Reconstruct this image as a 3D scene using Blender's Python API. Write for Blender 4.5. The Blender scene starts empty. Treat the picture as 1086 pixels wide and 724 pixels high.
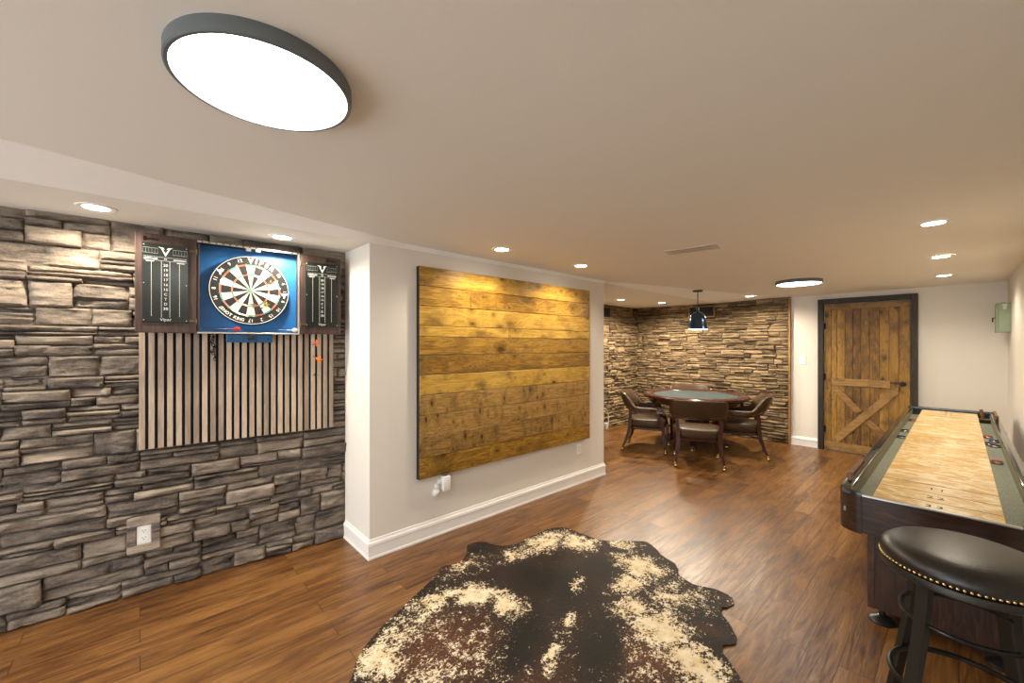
import bpy, bmesh, math, random
from math import sin, cos, pi, radians as R, sqrt, atan2
from mathutils import Vector as V, Matrix as M, noise
from mathutils.geometry import delaunay_2d_cdt

scene = bpy.context.scene
COL = scene.collection
random.seed(7)

# ------------------------------------------------------------------ materials
def new_mat(name):
    m = bpy.data.materials.new(name)
    m.use_nodes = True
    nt = m.node_tree
    return m, nt, nt.nodes['Principled BSDF']

def N(nt, typ, ins=None, **props):
    n = nt.nodes.new('ShaderNode' + typ)
    for k, v in props.items():
        setattr(n, k, v)
    for k, v in (ins or {}).items():
        s = n.inputs[k]
        if isinstance(v, bpy.types.NodeSocket):
            nt.links.new(v, s)
        elif isinstance(v, (tuple, list)) and len(v) == 3 and s.type == 'RGBA':
            s.default_value = (*v, 1)
        else:
            s.default_value = v
    return n

def mth(nt, op, a, b=0.0, c=None, clamp=False):
    n = N(nt, 'Math', {0: a, 1: b}, operation=op, use_clamp=clamp)
    if c is not None:
        if isinstance(c, bpy.types.NodeSocket): nt.links.new(c, n.inputs[2])
        else: n.inputs[2].default_value = c
    return n.outputs[0]

def ramp(nt, fac, stops, interp='LINEAR'):
    n = N(nt, 'ValToRGB', {'Fac': fac})
    cr = n.color_ramp
    cr.interpolation = interp
    while len(cr.elements) < len(stops): cr.elements.new(0.5)
    for e, (p, c) in zip(cr.elements, stops):
        e.position = p
        e.color = (*c, 1) if isinstance(c, (tuple, list)) else (c, c, c, 1)
    return n.outputs['Color']

def mix(nt, fac, a, b, mode='MIX'):
    n = N(nt, 'Mix', {}, data_type='RGBA', blend_type=mode)
    for idx, v in ((0, fac), (6, a), (7, b)):
        s = n.inputs[idx]
        if isinstance(v, bpy.types.NodeSocket): nt.links.new(v, s)
        elif isinstance(v, (tuple, list)): s.default_value = (*v, 1)
        else: s.default_value = v
    return n.outputs[2]

def coords(nt, scale=(1, 1, 1), rot=(0, 0, 0), loc=(0, 0, 0), out='Object'):
    tc = N(nt, 'TexCoord')
    return N(nt, 'Mapping', {'Vector': tc.outputs[out], 'Scale': scale, 'Rotation': rot, 'Location': loc}).outputs[0]

def noise_t(nt, vec, scale=5, detail=4, rough=.55, dist=0.0):
    return N(nt, 'TexNoise', {'Vector': vec, 'Scale': scale, 'Detail': detail, 'Roughness': rough, 'Distortion': dist}).outputs['Fac']

def bump(nt, b, h, strength=.3, dist=.01):
    n = N(nt, 'Bump', {'Height': h, 'Strength': strength, 'Distance': dist})
    nt.links.new(n.outputs[0], b.inputs['Normal'])

def plain(name, col, rough=.5, metal=0.0, spec=.5, vary=0.06, bumpy=0.0, bscale=60, coat=0):
    m, nt, b = new_mat(name)
    v = coords(nt)
    f = noise_t(nt, v, bscale if bumpy else 12, 3)
    lo = tuple(max(0, c * (1 - vary)) for c in col); hi = tuple(min(1, c * (1 + vary)) for c in col)
    nt.links.new(ramp(nt, f, [(.3, lo), (.7, hi)]), b.inputs['Base Color'])
    b.inputs['Roughness'].default_value = rough
    b.inputs['Metallic'].default_value = metal
    b.inputs['Specular IOR Level'].default_value = spec
    if coat: b.inputs['Coat Weight'].default_value = coat
    if bumpy: bump(nt, b, f, bumpy, .002)
    return m

def emit(name, col, strength):
    m, nt, b = new_mat(name)
    b.inputs['Base Color'].default_value = (.8, .8, .8, 1)
    b.inputs['Emission Color'].default_value = (*col, 1)
    b.inputs['Emission Strength'].default_value = strength
    b.inputs['Roughness'].default_value = .4
    return m

def wood(name, dark, mid, light, axis='X', scale=1.0, rough=.45, knots=0.0, tone=.5, spec=.4, bmp=.15, ringy=.5, stain=None, kn=1.0, kv=None):
    """grain runs along `axis` of the object; every plank gets its own offset and tone from the 'tone' attribute"""
    m, nt, b = new_mat(name)
    at = N(nt, 'Attribute', attribute_name='tone').outputs['Fac']
    tc = N(nt, 'TexCoord').outputs['Object']
    off = N(nt, 'CombineXYZ', {'X': mth(nt, 'MULTIPLY', at, 17.3), 'Y': mth(nt, 'MULTIPLY', at, 9.1), 'Z': mth(nt, 'MULTIPLY', at, 23.7)}).outputs[0]
    p = N(nt, 'VectorMath', {0: tc, 1: off}, operation='ADD').outputs[0]
    a, c = 1.6 * scale, 16 * scale
    sc = {'X': (a, c, c), 'Y': (c, a, c), 'Z': (c, c, a)}[axis]
    if kv is None: kv = {'X': (1.7, 2.6, 2.6), 'Y': (2.6, 1.7, 2.6), 'Z': (2.6, 2.6, 1.7)}[axis]
    warp = None
    g = N(nt, 'Mapping', {'Vector': p, 'Scale': sc}).outputs[0]
    if knots:
        kp = N(nt, 'Mapping', {'Vector': p, 'Scale': tuple(x * 2.2 * kn for x in kv)}).outputs[0]
        kd = noise_t(nt, kp, 3.5, 4, .65)
        ks = N(nt, 'SeparateXYZ', {0: kp})
        kc2 = N(nt, 'CombineXYZ', {'X': ks.outputs[axis], 'Y': ks.outputs['Z' if axis == 'X' else 'X']}).outputs[0]
        vo = N(nt, 'TexVoronoi', {'Vector': kc2, 'Scale': 1.0, 'Randomness': 1.0}, voronoi_dimensions='2D')
        vc = N(nt, 'SeparateColor', {0: vo.outputs['Color']})
        d = mth(nt, 'DIVIDE', vo.outputs['Distance'], mth(nt, 'ADD', mth(nt, 'MULTIPLY', mth(nt, 'POWER', vc.outputs[1], 2.0), 1.5), .30))
        d = mth(nt, 'ADD', d, mth(nt, 'MULTIPLY', mth(nt, 'GREATER_THAN', vc.outputs[0], .7), 3.0))
        d2 = mth(nt, 'ADD', d, mth(nt, 'MULTIPLY', mth(nt, 'SUBTRACT', kd, .5), .42))
        warp = ramp(nt, d2, [(0, 1.0), (.6, 0.0)])
        gw = N(nt, 'VectorMath', {0: g, 1: N(nt, 'VectorMath', {0: warp, 3: 1.9}, operation='SCALE').outputs[0]}, operation='ADD').outputs[0]
    else:
        gw = g
    n1 = noise_t(nt, gw, 1.0, 5, .62, .6)
    n2 = noise_t(nt, N(nt, 'Mapping', {'Vector': gw, 'Scale': (1, 1, 1)}).outputs[0], 5.0, 4, .6, .2)
    rings = mth(nt, 'ABSOLUTE', mth(nt, 'SINE', mth(nt, 'MULTIPLY', n1, 26.0)))
    f = mth(nt, 'ADD', mth(nt, 'MULTIPLY', n1, 1 - ringy * .6), mth(nt, 'MULTIPLY', rings, ringy * .3))
    f = mth(nt, 'ADD', f, mth(nt, 'MULTIPLY', mth(nt, 'SUBTRACT', n2, .5), .5))
    f = mth(nt, 'ADD', f, mth(nt, 'MULTIPLY', mth(nt, 'SUBTRACT', at, .5), tone))
    colr = ramp(nt, f, [(.22, dark), (.5, mid), (.8, light)])
    if stain:
        sn = noise_t(nt, N(nt, 'Mapping', {'Vector': p, 'Scale': tuple(x * 1.5 for x in kv)}).outputs[0], 1.7, 3, .6)
        colr = mix(nt, ramp(nt, sn, [(.52, 0.0), (.72, .75)]), colr, stain)
    if knots:
        kc = ramp(nt, d2, [(0.0, 1.0), (.05, .85), (.10, .5), (.2, .22), (.5, 0.0)])
        colr = mix(nt, mth(nt, 'MULTIPLY', kc, knots), colr, tuple(x * .28 for x in dark))
    nt.links.new(colr, b.inputs['Base Color'])
    b.inputs['Roughness'].default_value = rough
    b.inputs['Specular IOR Level'].default_value = spec
    bump(nt, b, f, bmp, .004)
    return m

MT = {}
MT['wall_paint'] = plain('wall_paint', (.735, .70, .64), .75, vary=.015, bumpy=.06, bscale=160)
MT['ceiling_paint'] = plain('ceiling_paint', (.79, .765, .70), .85, vary=.015, bumpy=.05, bscale=180)
MT['lit_band_paint'] = plain('lit_band_paint', (.92, .92, .90), .6, vary=.01)  # only for the ceiling bevel: brightness of the lit band put into the colour
MT['trim_white'] = plain('trim_white', (.86, .85, .83), .35, vary=.02)
MT['white_plastic'] = plain('white_plastic', (.85, .85, .84), .35, vary=.01)
MT['slot_black'] = plain('slot_black', (.01, .01, .01), .6)
MT['black_metal'] = plain('black_metal', (.012, .012, .014), .38, .3)
MT['lamp_rim'] = plain('lamp_rim', (.13, .15, .16), .45, .2)
MT['matte_black'] = plain('matte_black', (.008, .008, .009), .7)
MT['steel'] = plain('steel', (.55, .55, .55), .25, 1.0)
MT['old_brass'] = plain('old_brass', (.13, .10, .055), .4, .8)
MT['brass'] = plain('brass', (.62, .45, .2), .25, 1.0)
MT['lens_disc'] = emit('lens_disc', (1, .975, .93), 14)
MT['lens_disc_dim'] = emit('lens_disc_dim', (1, .965, .91), 9)
MT['lens_can'] = emit('lens_can', (1, .93, .82), 16)
MT['bulb'] = emit('bulb', (1, .93, .82), 16)
MT['pendant_paint'] = plain('pendant_paint', (.014, .045, .085), .22, .55, coat=.5)
MT['pendant_inside'] = plain('pendant_inside', (.85, .85, .85), .5)
MT['vent_beige'] = plain('vent_beige', (.62, .55, .46), .5)

def stone_mat(name, light, mid, dark):
    m, nt, b = new_mat(name)
    at = N(nt, 'Attribute', attribute_name='tone').outputs['Fac']
    tc = N(nt, 'TexCoord').outputs['Object']
    off = N(nt, 'CombineXYZ', {'X': mth(nt, 'MULTIPLY', at, 31.0), 'Z': mth(nt, 'MULTIPLY', at, 11.0)}).outputs[0]
    p = N(nt, 'VectorMath', {0: tc, 1: off}, operation='ADD').outputs[0]
    s1 = noise_t(nt, N(nt, 'Mapping', {'Vector': p, 'Scale': (5, 9, 26)}).outputs[0], 1.0, 6, .65, .7)
    s2 = noise_t(nt, N(nt, 'Mapping', {'Vector': p, 'Scale': (3, 3, 9)}).outputs[0], 1.2, 3, .5, .3)
    s3 = noise_t(nt, p, 90, 3, .6)
    f = mth(nt, 'ADD', mth(nt, 'MULTIPLY', s1, .62), mth(nt, 'MULTIPLY', s2, .38))
    f = mth(nt, 'ADD', f, mth(nt, 'MULTIPLY', mth(nt, 'SUBTRACT', at, .5), .15))
    f = mth(nt, 'ADD', f, mth(nt, 'MULTIPLY', mth(nt, 'SUBTRACT', s3, .5), .16))
    c = ramp(nt, f, [(.32, dark), (.45, mid), (.63, light), (.8, tuple(min(1, x * 1.25) for x in light))])
    nt.links.new(c, b.inputs['Base Color'])
    b.inputs['Roughness'].default_value = .72
    b.inputs['Specular IOR Level'].default_value = .25
    h = mth(nt, 'ADD', s1, mth(nt, 'MULTIPLY', s3, .35))
    bump(nt, b, h, .75, .012)
    return m
MT['stone'] = stone_mat('ledge_stone', (.30, .248, .195), (.125, .103, .085), (.022, .019, .019))
MT['stone_warm'] = stone_mat('ledge_stone_warm', (.34, .245, .14), (.155, .108, .062), (.028, .02, .014))

def floor_mat():
    m, nt, b = new_mat('plank_floor')
    tc = N(nt, 'TexCoord').outputs['Object']
    sp = N(nt, 'SeparateXYZ', {0: tc})
    v = N(nt, 'CombineXYZ', {'X': sp.outputs['Y'], 'Y': sp.outputs['X']}).outputs[0]
    br = N(nt, 'TexBrick', {'Vector': v, 'Color1': (0, 0, 0), 'Color2': (1, 1, 1), 'Mortar': (.5, .5, .5), 'Scale': 1.0,
                            'Mortar Size': .0021, 'Mortar Smooth': .25, 'Bias': 0.0, 'Brick Width': 1.21, 'Row Height': .127}, offset=.37, offset_frequency=2)
    tone = N(nt, 'SeparateColor', {0: br.outputs['Color']}).outputs[0]
    off = N(nt, 'CombineXYZ', {'X': mth(nt, 'MULTIPLY', tone, 13.0), 'Y': mth(nt, 'MULTIPLY', tone, 7.0)}).outputs[0]
    p = N(nt, 'VectorMath', {0: v, 1: off}, operation='ADD').outputs[0]
    g = N(nt, 'Mapping', {'Vector': p, 'Scale': (2.2, 17, 1)}).outputs[0]
    n1 = noise_t(nt, g, 1.0, 7, .68, 1.5)
    n2 = noise_t(nt, N(nt, 'Mapping', {'Vector': p, 'Scale': (4, 95, 1)}).outputs[0], 1.0, 3, .6, .3)
    n3 = noise_t(nt, N(nt, 'Mapping', {'Vector': p, 'Scale': (1.3, 4, 1)}).outputs[0], 1.3, 2, .5, .3)
    f = mth(nt, 'ADD', mth(nt, 'MULTIPLY', n1, .62), mth(nt, 'MULTIPLY', n3, .3))
    f = mth(nt, 'ADD', f, mth(nt, 'MULTIPLY', mth(nt, 'SUBTRACT', n2, .5), .26))
    f = mth(nt, 'ADD', f, mth(nt, 'MULTIPLY', mth(nt, 'SUBTRACT', tone, .5), .10))
    c = ramp(nt, f, [(.29, (.042, .017, .006)), (.41, (.13, .054, .016)), (.53, (.225, .104, .030)), (.68, (.32, .17, .058))])
    gap = mth(nt, 'MULTIPLY', br.outputs['Fac'], .8)
    c = mix(nt, gap, c, (.02, .01, .006))
    nt.links.new(c, b.inputs['Base Color'])
    rr = ramp(nt, n1, [(.3, .40), (.7, .27)])
    nt.links.new(rr, b.inputs['Roughness'])
    b.inputs['Specular IOR Level'].default_value = .5
    scr = noise_t(nt, N(nt, 'Mapping', {'Vector': p, 'Scale': (3.2, 34, 1)}).outputs[0], 1.0, 2, .5, .8)
    h = mth(nt, 'ADD', mth(nt, 'MULTIPLY', n1, .4), mth(nt, 'MULTIPLY', scr, .9))
    h = mth(nt, 'SUBTRACT', h, mth(nt, 'MULTIPLY', br.outputs['Fac'], 1.2))
    bump(nt, b, h, .26, .006)
    return m
MT['floor'] = floor_mat()

MT['pine'] = wood('stained_pine', (.19, .09, .013), (.46, .265, .042), (.66, .43, .10), 'X', .9, .30, 1.0, .55, bmp=.18, ringy=.75, stain=(.13, .07, .02))
MT['pine_knotty'] = wood('knotty_pine', (.14, .07, .02), (.38, .22, .06), (.55, .36, .125), 'X', 1.25, .34, 1.0, .5, bmp=.2, ringy=.8, stain=(.13, .07, .026), kn=1.25, kv=(4.2, 2.0, 2.0))
MT['door_pine'] = wood('door_pine', (.07, .03, .007), (.28, .145, .022), (.46, .27, .05), 'Z', 1.0, .5, 1.0, .6, bmp=.25, ringy=.6, stain=(.030, .016, .007), kn=1.3)
MT['door_rail'] = wood('door_rail_pine', (.11, .055, .016), (.30, .17, .05), (.44, .27, .10), 'X', 1.3, .55, .8, .4, bmp=.3, ringy=.6)
MT['door_frame'] = wood('door_frame_wood', (.008, .006, .004), (.024, .017, .009), (.07, .047, .02), 'Z', 1.0, .5, 0, .3, bmp=.2)
MT['edge_dark'] = wood('burnt_edge', (.01, .007, .004), (.02, .014, .008), (.04, .028, .015), 'X', 1.0, .6, 0, .3)
MT['edge_strip'] = wood('edge_strip_wood', (.14, .07, .02), (.32, .17, .05), (.45, .27, .1), 'Z', 1.0, .5, 0, .3)
MT['slat'] = wood('slat_oak', (.26, .20, .155), (.42, .33, .255), (.58, .47, .37), 'Z', 1.2, .55, 0, .55, bmp=.1, ringy=.35)
MT['walnut'] = wood('walnut_laminate', (.012, .005, .003), (.040, .017, .008), (.095, .042, .02), 'X', 1.1, .28, 0, .3, bmp=.03, ringy=.7)
MT['walnut_up'] = wood('walnut_laminate_upright', (.012, .005, .003), (.042, .018, .009), (.10, .045, .021), 'Z', 1.1, .32, 0, .3, bmp=.03, ringy=.7)
MT['cabinet_wood'] = wood('cabinet_wood', (.022, .013, .011), (.050, .030, .025), (.09, .058, .046), 'Z', 1.4, .45, 0, .3, bmp=.06)
MT['mahogany'] = wood('mahogany', (.02, .006, .004), (.065, .018, .010), (.13, .04, .02), 'X', 1.5, .22, 0, .3, bmp=.03)
MT['mahogany_leg'] = wood('mahogany_leg', (.015, .005, .004), (.05, .014, .009), (.10, .03, .016), 'Z', 1.5, .25, 0, .3, bmp=.03)
MT['scorer_wood'] = wood('scorer_wood', (.06, .025, .01), (.16, .075, .03), (.26, .13, .055), 'Y', 2, .35, 0, .3)
MT['felt'] = plain('table_felt', (.052, .066, .068), .95, vary=.12, bumpy=.3, bscale=240, spec=.1)
MT['slat_backing'] = plain('slat_backing', (.006, .007, .012), .9)
MT['blue_back'] = plain('blue_back', (.008, .125, .38), .5, vary=.08)
MT['blue_box'] = plain('blue_box', (.008, .09, .24), .4, vary=.1)
MT['leather'] = plain('brown_leather', (.050, .028, .013), .40, spec=.2, vary=.25, bumpy=.25, bscale=130)
MT['black_leather'] = plain('black_leather', (.010, .009, .007), .36, vary=.2, bumpy=.3, bscale=170)
MT['bronze'] = plain('bronze_frame', (.020, .018, .013), .42, .35, vary=.1)
MT['iron'] = plain('iron_ring', (.012, .012, .012), .3, .5)
MT['rail_gloss'] = plain('table_rail', (.018, .027, .028), .16, vary=.2, coat=.6)
MT['rail_olive'] = plain('table_rail_inside', (.25, .25, .16), .45, vary=.15, bumpy=.1)
MT['carpet'] = plain('gutter_carpet', (.25, .275, .23), .8, vary=.3, bumpy=.5, bscale=150)
MT['silver'] = plain('silver_strip', (.6, .62, .6), .3, .9)
MT['score_black'] = plain('score_black', (.008, .011, .010), .25, vary=.1)
MT['chalk_white'] = plain('print_white', (.78, .80, .78), .6, vary=.03)
MT['print_grey'] = plain('print_grey', (.50, .52, .50), .6, vary=.03)
MT['sisal_white'] = plain('sisal_cream', (.72, .68, .56), .85, vary=.08, bumpy=.3, bscale=300)
MT['sisal_black'] = plain('sisal_black', (.012, .012, .012), .85, bumpy=.3, bscale=300)
MT['sisal_red'] = plain('sisal_red', (.60, .12, .045), .85, vary=.12, bumpy=.3, bscale=300)
MT['sisal_green'] = plain('sisal_green', (.04, .34, .21), .85, vary=.1, bumpy=.3, bscale=300)
MT['wire'] = plain('board_wire', (.5, .5, .48), .3, 1.0)
MT['flight_orange'] = plain('flight_orange', (.9, .16, .01), .45)
MT['flight_red'] = plain('flight_red', (.5, .03, .02), .45)
MT['flight_white'] = plain('flight_white', (.8, .8, .8), .45)
MT['flight_yellow'] = plain('flight_yellow', (.45, .45, .08), .45)
MT['flight_tan'] = plain('flight_tan', (.5, .34, .18), .45)
MT['puck_red'] = plain('puck_red', (.42, .06, .035), .3, coat=.4)
MT['puck_blue'] = plain('puck_blue', (.015, .035, .16), .3, coat=.4)
MT['puck_black'] = plain('puck_black', (.02, .02, .02), .3, coat=.4)
MT['box_green'] = plain('box_green', (.25, .31, .21), .45, vary=.06)
MT['box_label'] = plain('paper_label', (.6, .62, .42), .7)
MT['stone_plate'] = stone_mat('stone_plate', (.36, .30, .24), (.2, .165, .135), (.06, .05, .048))
MT['cord_grey'] = plain('cord_grey', (.45, .43, .40), .5)
MT['clear_plastic'] = plain('clear_plastic', (.75, .74, .72), .2, coat=.4)

def maple():
    m, nt, b = new_mat('maple_playfield')
    tc = N(nt, 'TexCoord').outputs['Object']
    w = noise_t(nt, N(nt, 'Mapping', {'Vector': tc, 'Scale': (5, 4.2, 1)}).outputs[0], 1.3, 4, .6, 1.2)
    g = noise_t(nt, N(nt, 'Mapping', {'Vector': tc, 'Scale': (60, 3, 1)}).outputs[0], 1.0, 3, .6, .2)
    wax = noise_t(nt, N(nt, 'Mapping', {'Vector': tc, 'Scale': (6, 9, 1)}).outputs[0], 1.1, 5, .65, 1.5)
    f = mth(nt, 'ADD', mth(nt, 'MULTIPLY', w, .75), mth(nt, 'MULTIPLY', g, .25))
    c = ramp(nt, f, [(.34, (.50, .29, .07)), (.52, (.64, .42, .13)), (.66, (.73, .54, .23))])
    c = mix(nt, ramp(nt, wax, [(.48, 0.0), (.60, .8)]), c, (.86, .77, .54))
    nt.links.new(c, b.inputs['Base Color'])
    b.inputs['Roughness'].default_value = .32
    return m
MT['maple'] = maple()

def hide_mat(blobs, browns, blacks):
    """speckled cowhide: patch centres in the rug's own plane (metres), broken up by hair-sized noise"""
    m, nt, b = new_mat('cowhide_fur')
    tc = N(nt, 'TexCoord').outputs['Object']
    wob = N(nt, 'TexNoise', {'Vector': tc, 'Scale': 7.0, 'Detail': 3.0})
    wv = N(nt, 'VectorMath', {0: N(nt, 'VectorMath', {0: wob.outputs['Color'], 1: (.5, .5, .5)}, operation='SUBTRACT').outputs[0], 3: .16}, operation='SCALE').outputs[0]
    p = N(nt, 'VectorMath', {0: tc, 1: wv}, operation='ADD').outputs[0]
    def field(bl):
        tot = None
        for (x, y, rx, ry, a, s) in bl:
            mp = N(nt, 'Mapping', {'Vector': p, 'Location': (x, y, 0), 'Rotation': (0, 0, R(a)), 'Scale': (rx, ry, 1)}, vector_type='TEXTURE').outputs[0]
            mp = N(nt, 'VectorMath', {0: mp, 1: (1, 1, 0)}, operation='MULTIPLY').outputs[0]
            gr = N(nt, 'TexGradient', {'Vector': mp}, gradient_type='SPHERICAL').outputs['Fac']
            gr = mth(nt, 'MULTIPLY', gr, s)
            tot = gr if tot is None else mth(nt, 'MAXIMUM', tot, gr)
        return tot
    fw = field(blobs)
    sp1 = noise_t(nt, N(nt, 'Mapping', {'Vector': tc, 'Scale': (1, .75, 1)}).outputs[0], 85, 4, .72, .5)
    sp2 = noise_t(nt, tc, 16, 3, .6)
    sp = mth(nt, 'ADD', mth(nt, 'MULTIPLY', sp1, .68), mth(nt, 'MULTIPLY', sp2, .32))
    fb = field(browns); fk = field(blacks)
    fw2 = mth(nt, 'SUBTRACT', fw, mth(nt, 'MULTIPLY', fk, .30))
    lvl = mth(nt, 'ADD', mth(nt, 'MULTIPLY', mth(nt, 'SUBTRACT', sp, .5), 4.2), mth(nt, 'SUBTRACT', mth(nt, 'MULTIPLY', fw2, 1.12), .68))
    white = ramp(nt, mth(nt, 'ADD', lvl, .5), [(.42, 0.0), (.58, 1.0)])
    hair = noise_t(nt, N(nt, 'Mapping', {'Vector': tc, 'Scale': (1, .25, 1), 'Rotation': (0, 0, R(20))}).outputs[0], 130, 4, .7)
    dk = mix(nt, ramp(nt, hair, [(.35, 0.0), (.7, 1.0)]), (.009, .006, .005), (.042, .024, .017))
    br = mix(nt, ramp(nt, hair, [(.35, 0.0), (.7, 1.0)]), (.045, .014, .007), (.13, .055, .028))
    base = mix(nt, mth(nt, 'MULTIPLY', fb, 1.3, clamp=True), dk, br)
    base = mix(nt, mth(nt, 'MULTIPLY', fk, 1.5, clamp=True), base, (.010, .008, .006))
    cream = mix(nt, ramp(nt, sp2, [(.35, 0.0), (.7, 1.0)]), (.62, .49, .28), (.78, .70, .54))
    c = mix(nt, white, base, cream)
    nt.links.new(c, b.inputs['Base Color'])
    b.inputs['Roughness'].default_value = .6
    b.inputs['Specular IOR Level'].default_value = .2
    bump(nt, b, mth(nt, 'ADD', hair, mth(nt, 'MULTIPLY', sp1, .5)), .45, .006)
    return m

# ------------------------------------------------------------------ mesh builder
class MB:
    def __init__(s):
        s.bm = bmesh.new(); s.tone = s.bm.faces.layers.float.new('tone'); s.t = None; s.mi = 0
    def _mark(s, faces):
        for f in faces:
            f.material_index = s.mi; f.smooth = True
            f[s.tone] = s.t if s.t is not None else .5
    def box(s, x0, x1, y0, y1, z0, z1, bev=0.0, mat=None, seg=1):
        b = bmesh.new()
        bmesh.ops.create_cube(b, size=1)
        for v in b.verts:
            v.co = V(((x0 + x1) / 2 + v.co.x * (x1 - x0), (y0 + y1) / 2 + v.co.y * (y1 - y0), (z0 + z1) / 2 + v.co.z * (z1 - z0)))
        if bev: bmesh.ops.bevel(b, geom=b.edges[:], offset=bev, segments=seg, profile=.5, affect='EDGES')
        s.absorb(b, mat)
    def absorb(s, b, mat=None):
        mp = {}
        for v in b.verts: mp[v] = s.bm.verts.new(mat @ v.co if mat else v.co)
        fs = []
        for f in b.faces:
            try: fs.append(s.bm.faces.new([mp[v] for v in f.verts]))
            except ValueError: pass
        s._mark(fs); b.free()
    def loft(s, rings, closed=True, cap=True):
        """rings: lists of points (same count) joined in order"""
        vs = [[s.bm.verts.new(p) for p in r] for r in rings]
        n = len(rings[0]); fs = []
        for a, b in zip(vs, vs[1:]):
            for i in range(n if closed else n - 1):
                j = (i + 1) % n
                fs.append(s.bm.faces.new((a[i], a[j], b[j], b[i])))
        if cap and closed:
            fs.append(s.bm.faces.new(list(reversed(vs[0])))); fs.append(s.bm.faces.new(vs[-1]))
        s._mark(fs)
        return vs
    def lathe(s, prof, c=(0, 0, 0), n=32, cap=True, mat=None):
        rings = []
        for r, z in prof:
            ring = [V((c[0] + r * cos(2 * pi * i / n), c[1] + r * sin(2 * pi * i / n), c[2] + z)) for i in range(n)]
            if mat: ring = [mat @ p for p in ring]
            rings.append(ring)
        s.loft(rings, True, cap)
    def tube(s, pts, r, n=8, closed=False, cap=True):
        pts = [V(p) for p in pts]; m = len(pts); rings = []
        rr = r if isinstance(r, (list, tuple)) else [r] * m
        prev = None
        for i, p in enumerate(pts):
            if closed: d = pts[(i + 1) % m] - pts[i - 1]
            else: d = pts[min(i + 1, m - 1)] - pts[max(i - 1, 0)]
            d.normalize()
            if prev is None:
                u = d.orthogonal().normalized()
            else:
                u = prev - d * prev.dot(d)
                u = u.normalized() if u.length > 1e-6 else d.orthogonal().normalized()
            prev = u; w = d.cross(u)
            rings.append([p + (u * cos(2 * pi * k / n) + w * sin(2 * pi * k / n)) * rr[i] for k in range(n)])
        if closed:
            rings.append(rings[0]); s.loft(rings, True, False)
            bmesh.ops.remove_doubles(s.bm, verts=s.bm.verts[:], dist=1e-6)
        else: s.loft(rings, True, cap)
    def beam(s, pts, sizes, n=4):
        """square-section bar along near-vertical points; sizes = (w,d) per point"""
        rings = []
        for p, (w, d) in zip(pts, sizes):
            x, y, z = p
            rings.append([V((x - w / 2, y - d / 2, z)), V((x + w / 2, y - d / 2, z)), V((x + w / 2, y + d / 2, z)), V((x - w / 2, y + d / 2, z))])
        s.loft(rings)
    def prism(s, poly, z0, z1, bev=0.0, mat=None):
        b = bmesh.new()
        lo = [b.verts.new((x, y, z0)) for x, y in poly]; hi = [b.verts.new((x, y, z1)) for x, y in poly]
        b.faces.new(list(reversed(lo))); top = b.faces.new(hi)
        n = len(poly)
        for i in range(n): b.faces.new((lo[i], lo[(i + 1) % n], hi[(i + 1) % n], hi[i]))
        if bev: bmesh.ops.bevel(b, geom=list(top.edges), offset=bev, segments=2, profile=.5, affect='EDGES')
        s.absorb(b, mat)
    def sphere(s, c, r, n=12, m=8, sz=1.0, mat=None):
        prof = [(max(1e-4, r * sin(pi * i / m)), -r * sz * cos(pi * i / m)) for i in range(m + 1)]
        s.lathe(prof, c, n, True, mat)
    def text(s, txt, size, mat, depth=.0006, bold=0.0):
        cu = bpy.data.curves.new('lettering', 'FONT'); cu.body = txt; cu.size = size; cu.align_x = 'CENTER'; cu.align_y = 'CENTER'; cu.extrude = depth; cu.resolution_u = 3; cu.offset = bold
        o = bpy.data.objects.new('lettering', cu); COL.objects.link(o)
        dg = bpy.context.evaluated_depsgraph_get()
        me = bpy.data.meshes.new_from_object(o.evaluated_get(dg))
        b = bmesh.new(); b.from_mesh(me)
        s.absorb(b, mat)
        bpy.data.objects.remove(o); bpy.data.curves.remove(cu); bpy.data.meshes.remove(me)
    def build(s, name, mats, parent=None, angle=35, loc=None):
        me = bpy.data.meshes.new(name)
        bmesh.ops.recalc_face_normals(s.bm, faces=s.bm.faces[:])
        s.bm.to_mesh(me); s.bm.free()
        for m in (mats if isinstance(mats, (list, tuple)) else [mats]):
            me.materials.append(MT[m] if isinstance(m, str) else m)
        me.set_sharp_from_angle(angle=R(angle))
        o = bpy.data.objects.new(name, me); COL.objects.link(o)
        if parent: o.parent = parent
        if loc: o.location = loc
        return o

def tag(o, label, cat, group=None):
    o['label'] = label; o['category'] = cat
    if group: o['group'] = group
    return o
def thing(name, label, cat, loc=(0, 0, 0), rz=0.0, group=None):
    o = bpy.data.objects.new(name, None); COL.objects.link(o)
    o.empty_display_size = .1
    o.location = loc; o.rotation_euler = (0, 0, rz)
    return tag(o, label, cat, group)
def struct(o):
    o['kind'] = 'structure'; return o
def tree_copy(o, loc, rz, label, group=None):
    def rec(a, par):
        c = a.copy(); COL.objects.link(c); c.parent = par
        for ch in list(kids.get(a, [])): rec(ch, c)
        return c
    kids = {}
    for x in bpy.data.objects:
        if x.parent: kids.setdefault(x.parent, []).append(x)
    c = rec(o, None)
    c.location = loc; c.rotation_euler = (0, 0, rz); c['label'] = label
    if group: c['group'] = group
    return c
def one(b, mb_args):
    return b

# ------------------------------------------------------------------ place (metres; camera stands over the origin, the long room runs along +Y)
XW = -2.787          # plank wall plane
YC, YE = 1.19, 3.988  # its two ends
YB = 7.33            # far wall
XR = .377            # right wall
XN = -4.314          # left wall of the far nook
YF = -3.2            # open end behind the camera, no wall: world light fills the room here
ZW = 2.222           # ceiling height where it meets the plank wall
DO = V((-3.3498, -.5, 0)); DE = V((.0925, 1.7, 0)).normalized()
D_RZ = atan2(DE.y, DE.x)
def dart(x, z=0.0, out=0.0):
    """a point on the dart wall: x along the wall, out = towards the room"""
    nrm = V((DE.y, -DE.x, 0))
    p = DO + DE * x + nrm * out
    return (p.x, p.y, z)

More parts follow.
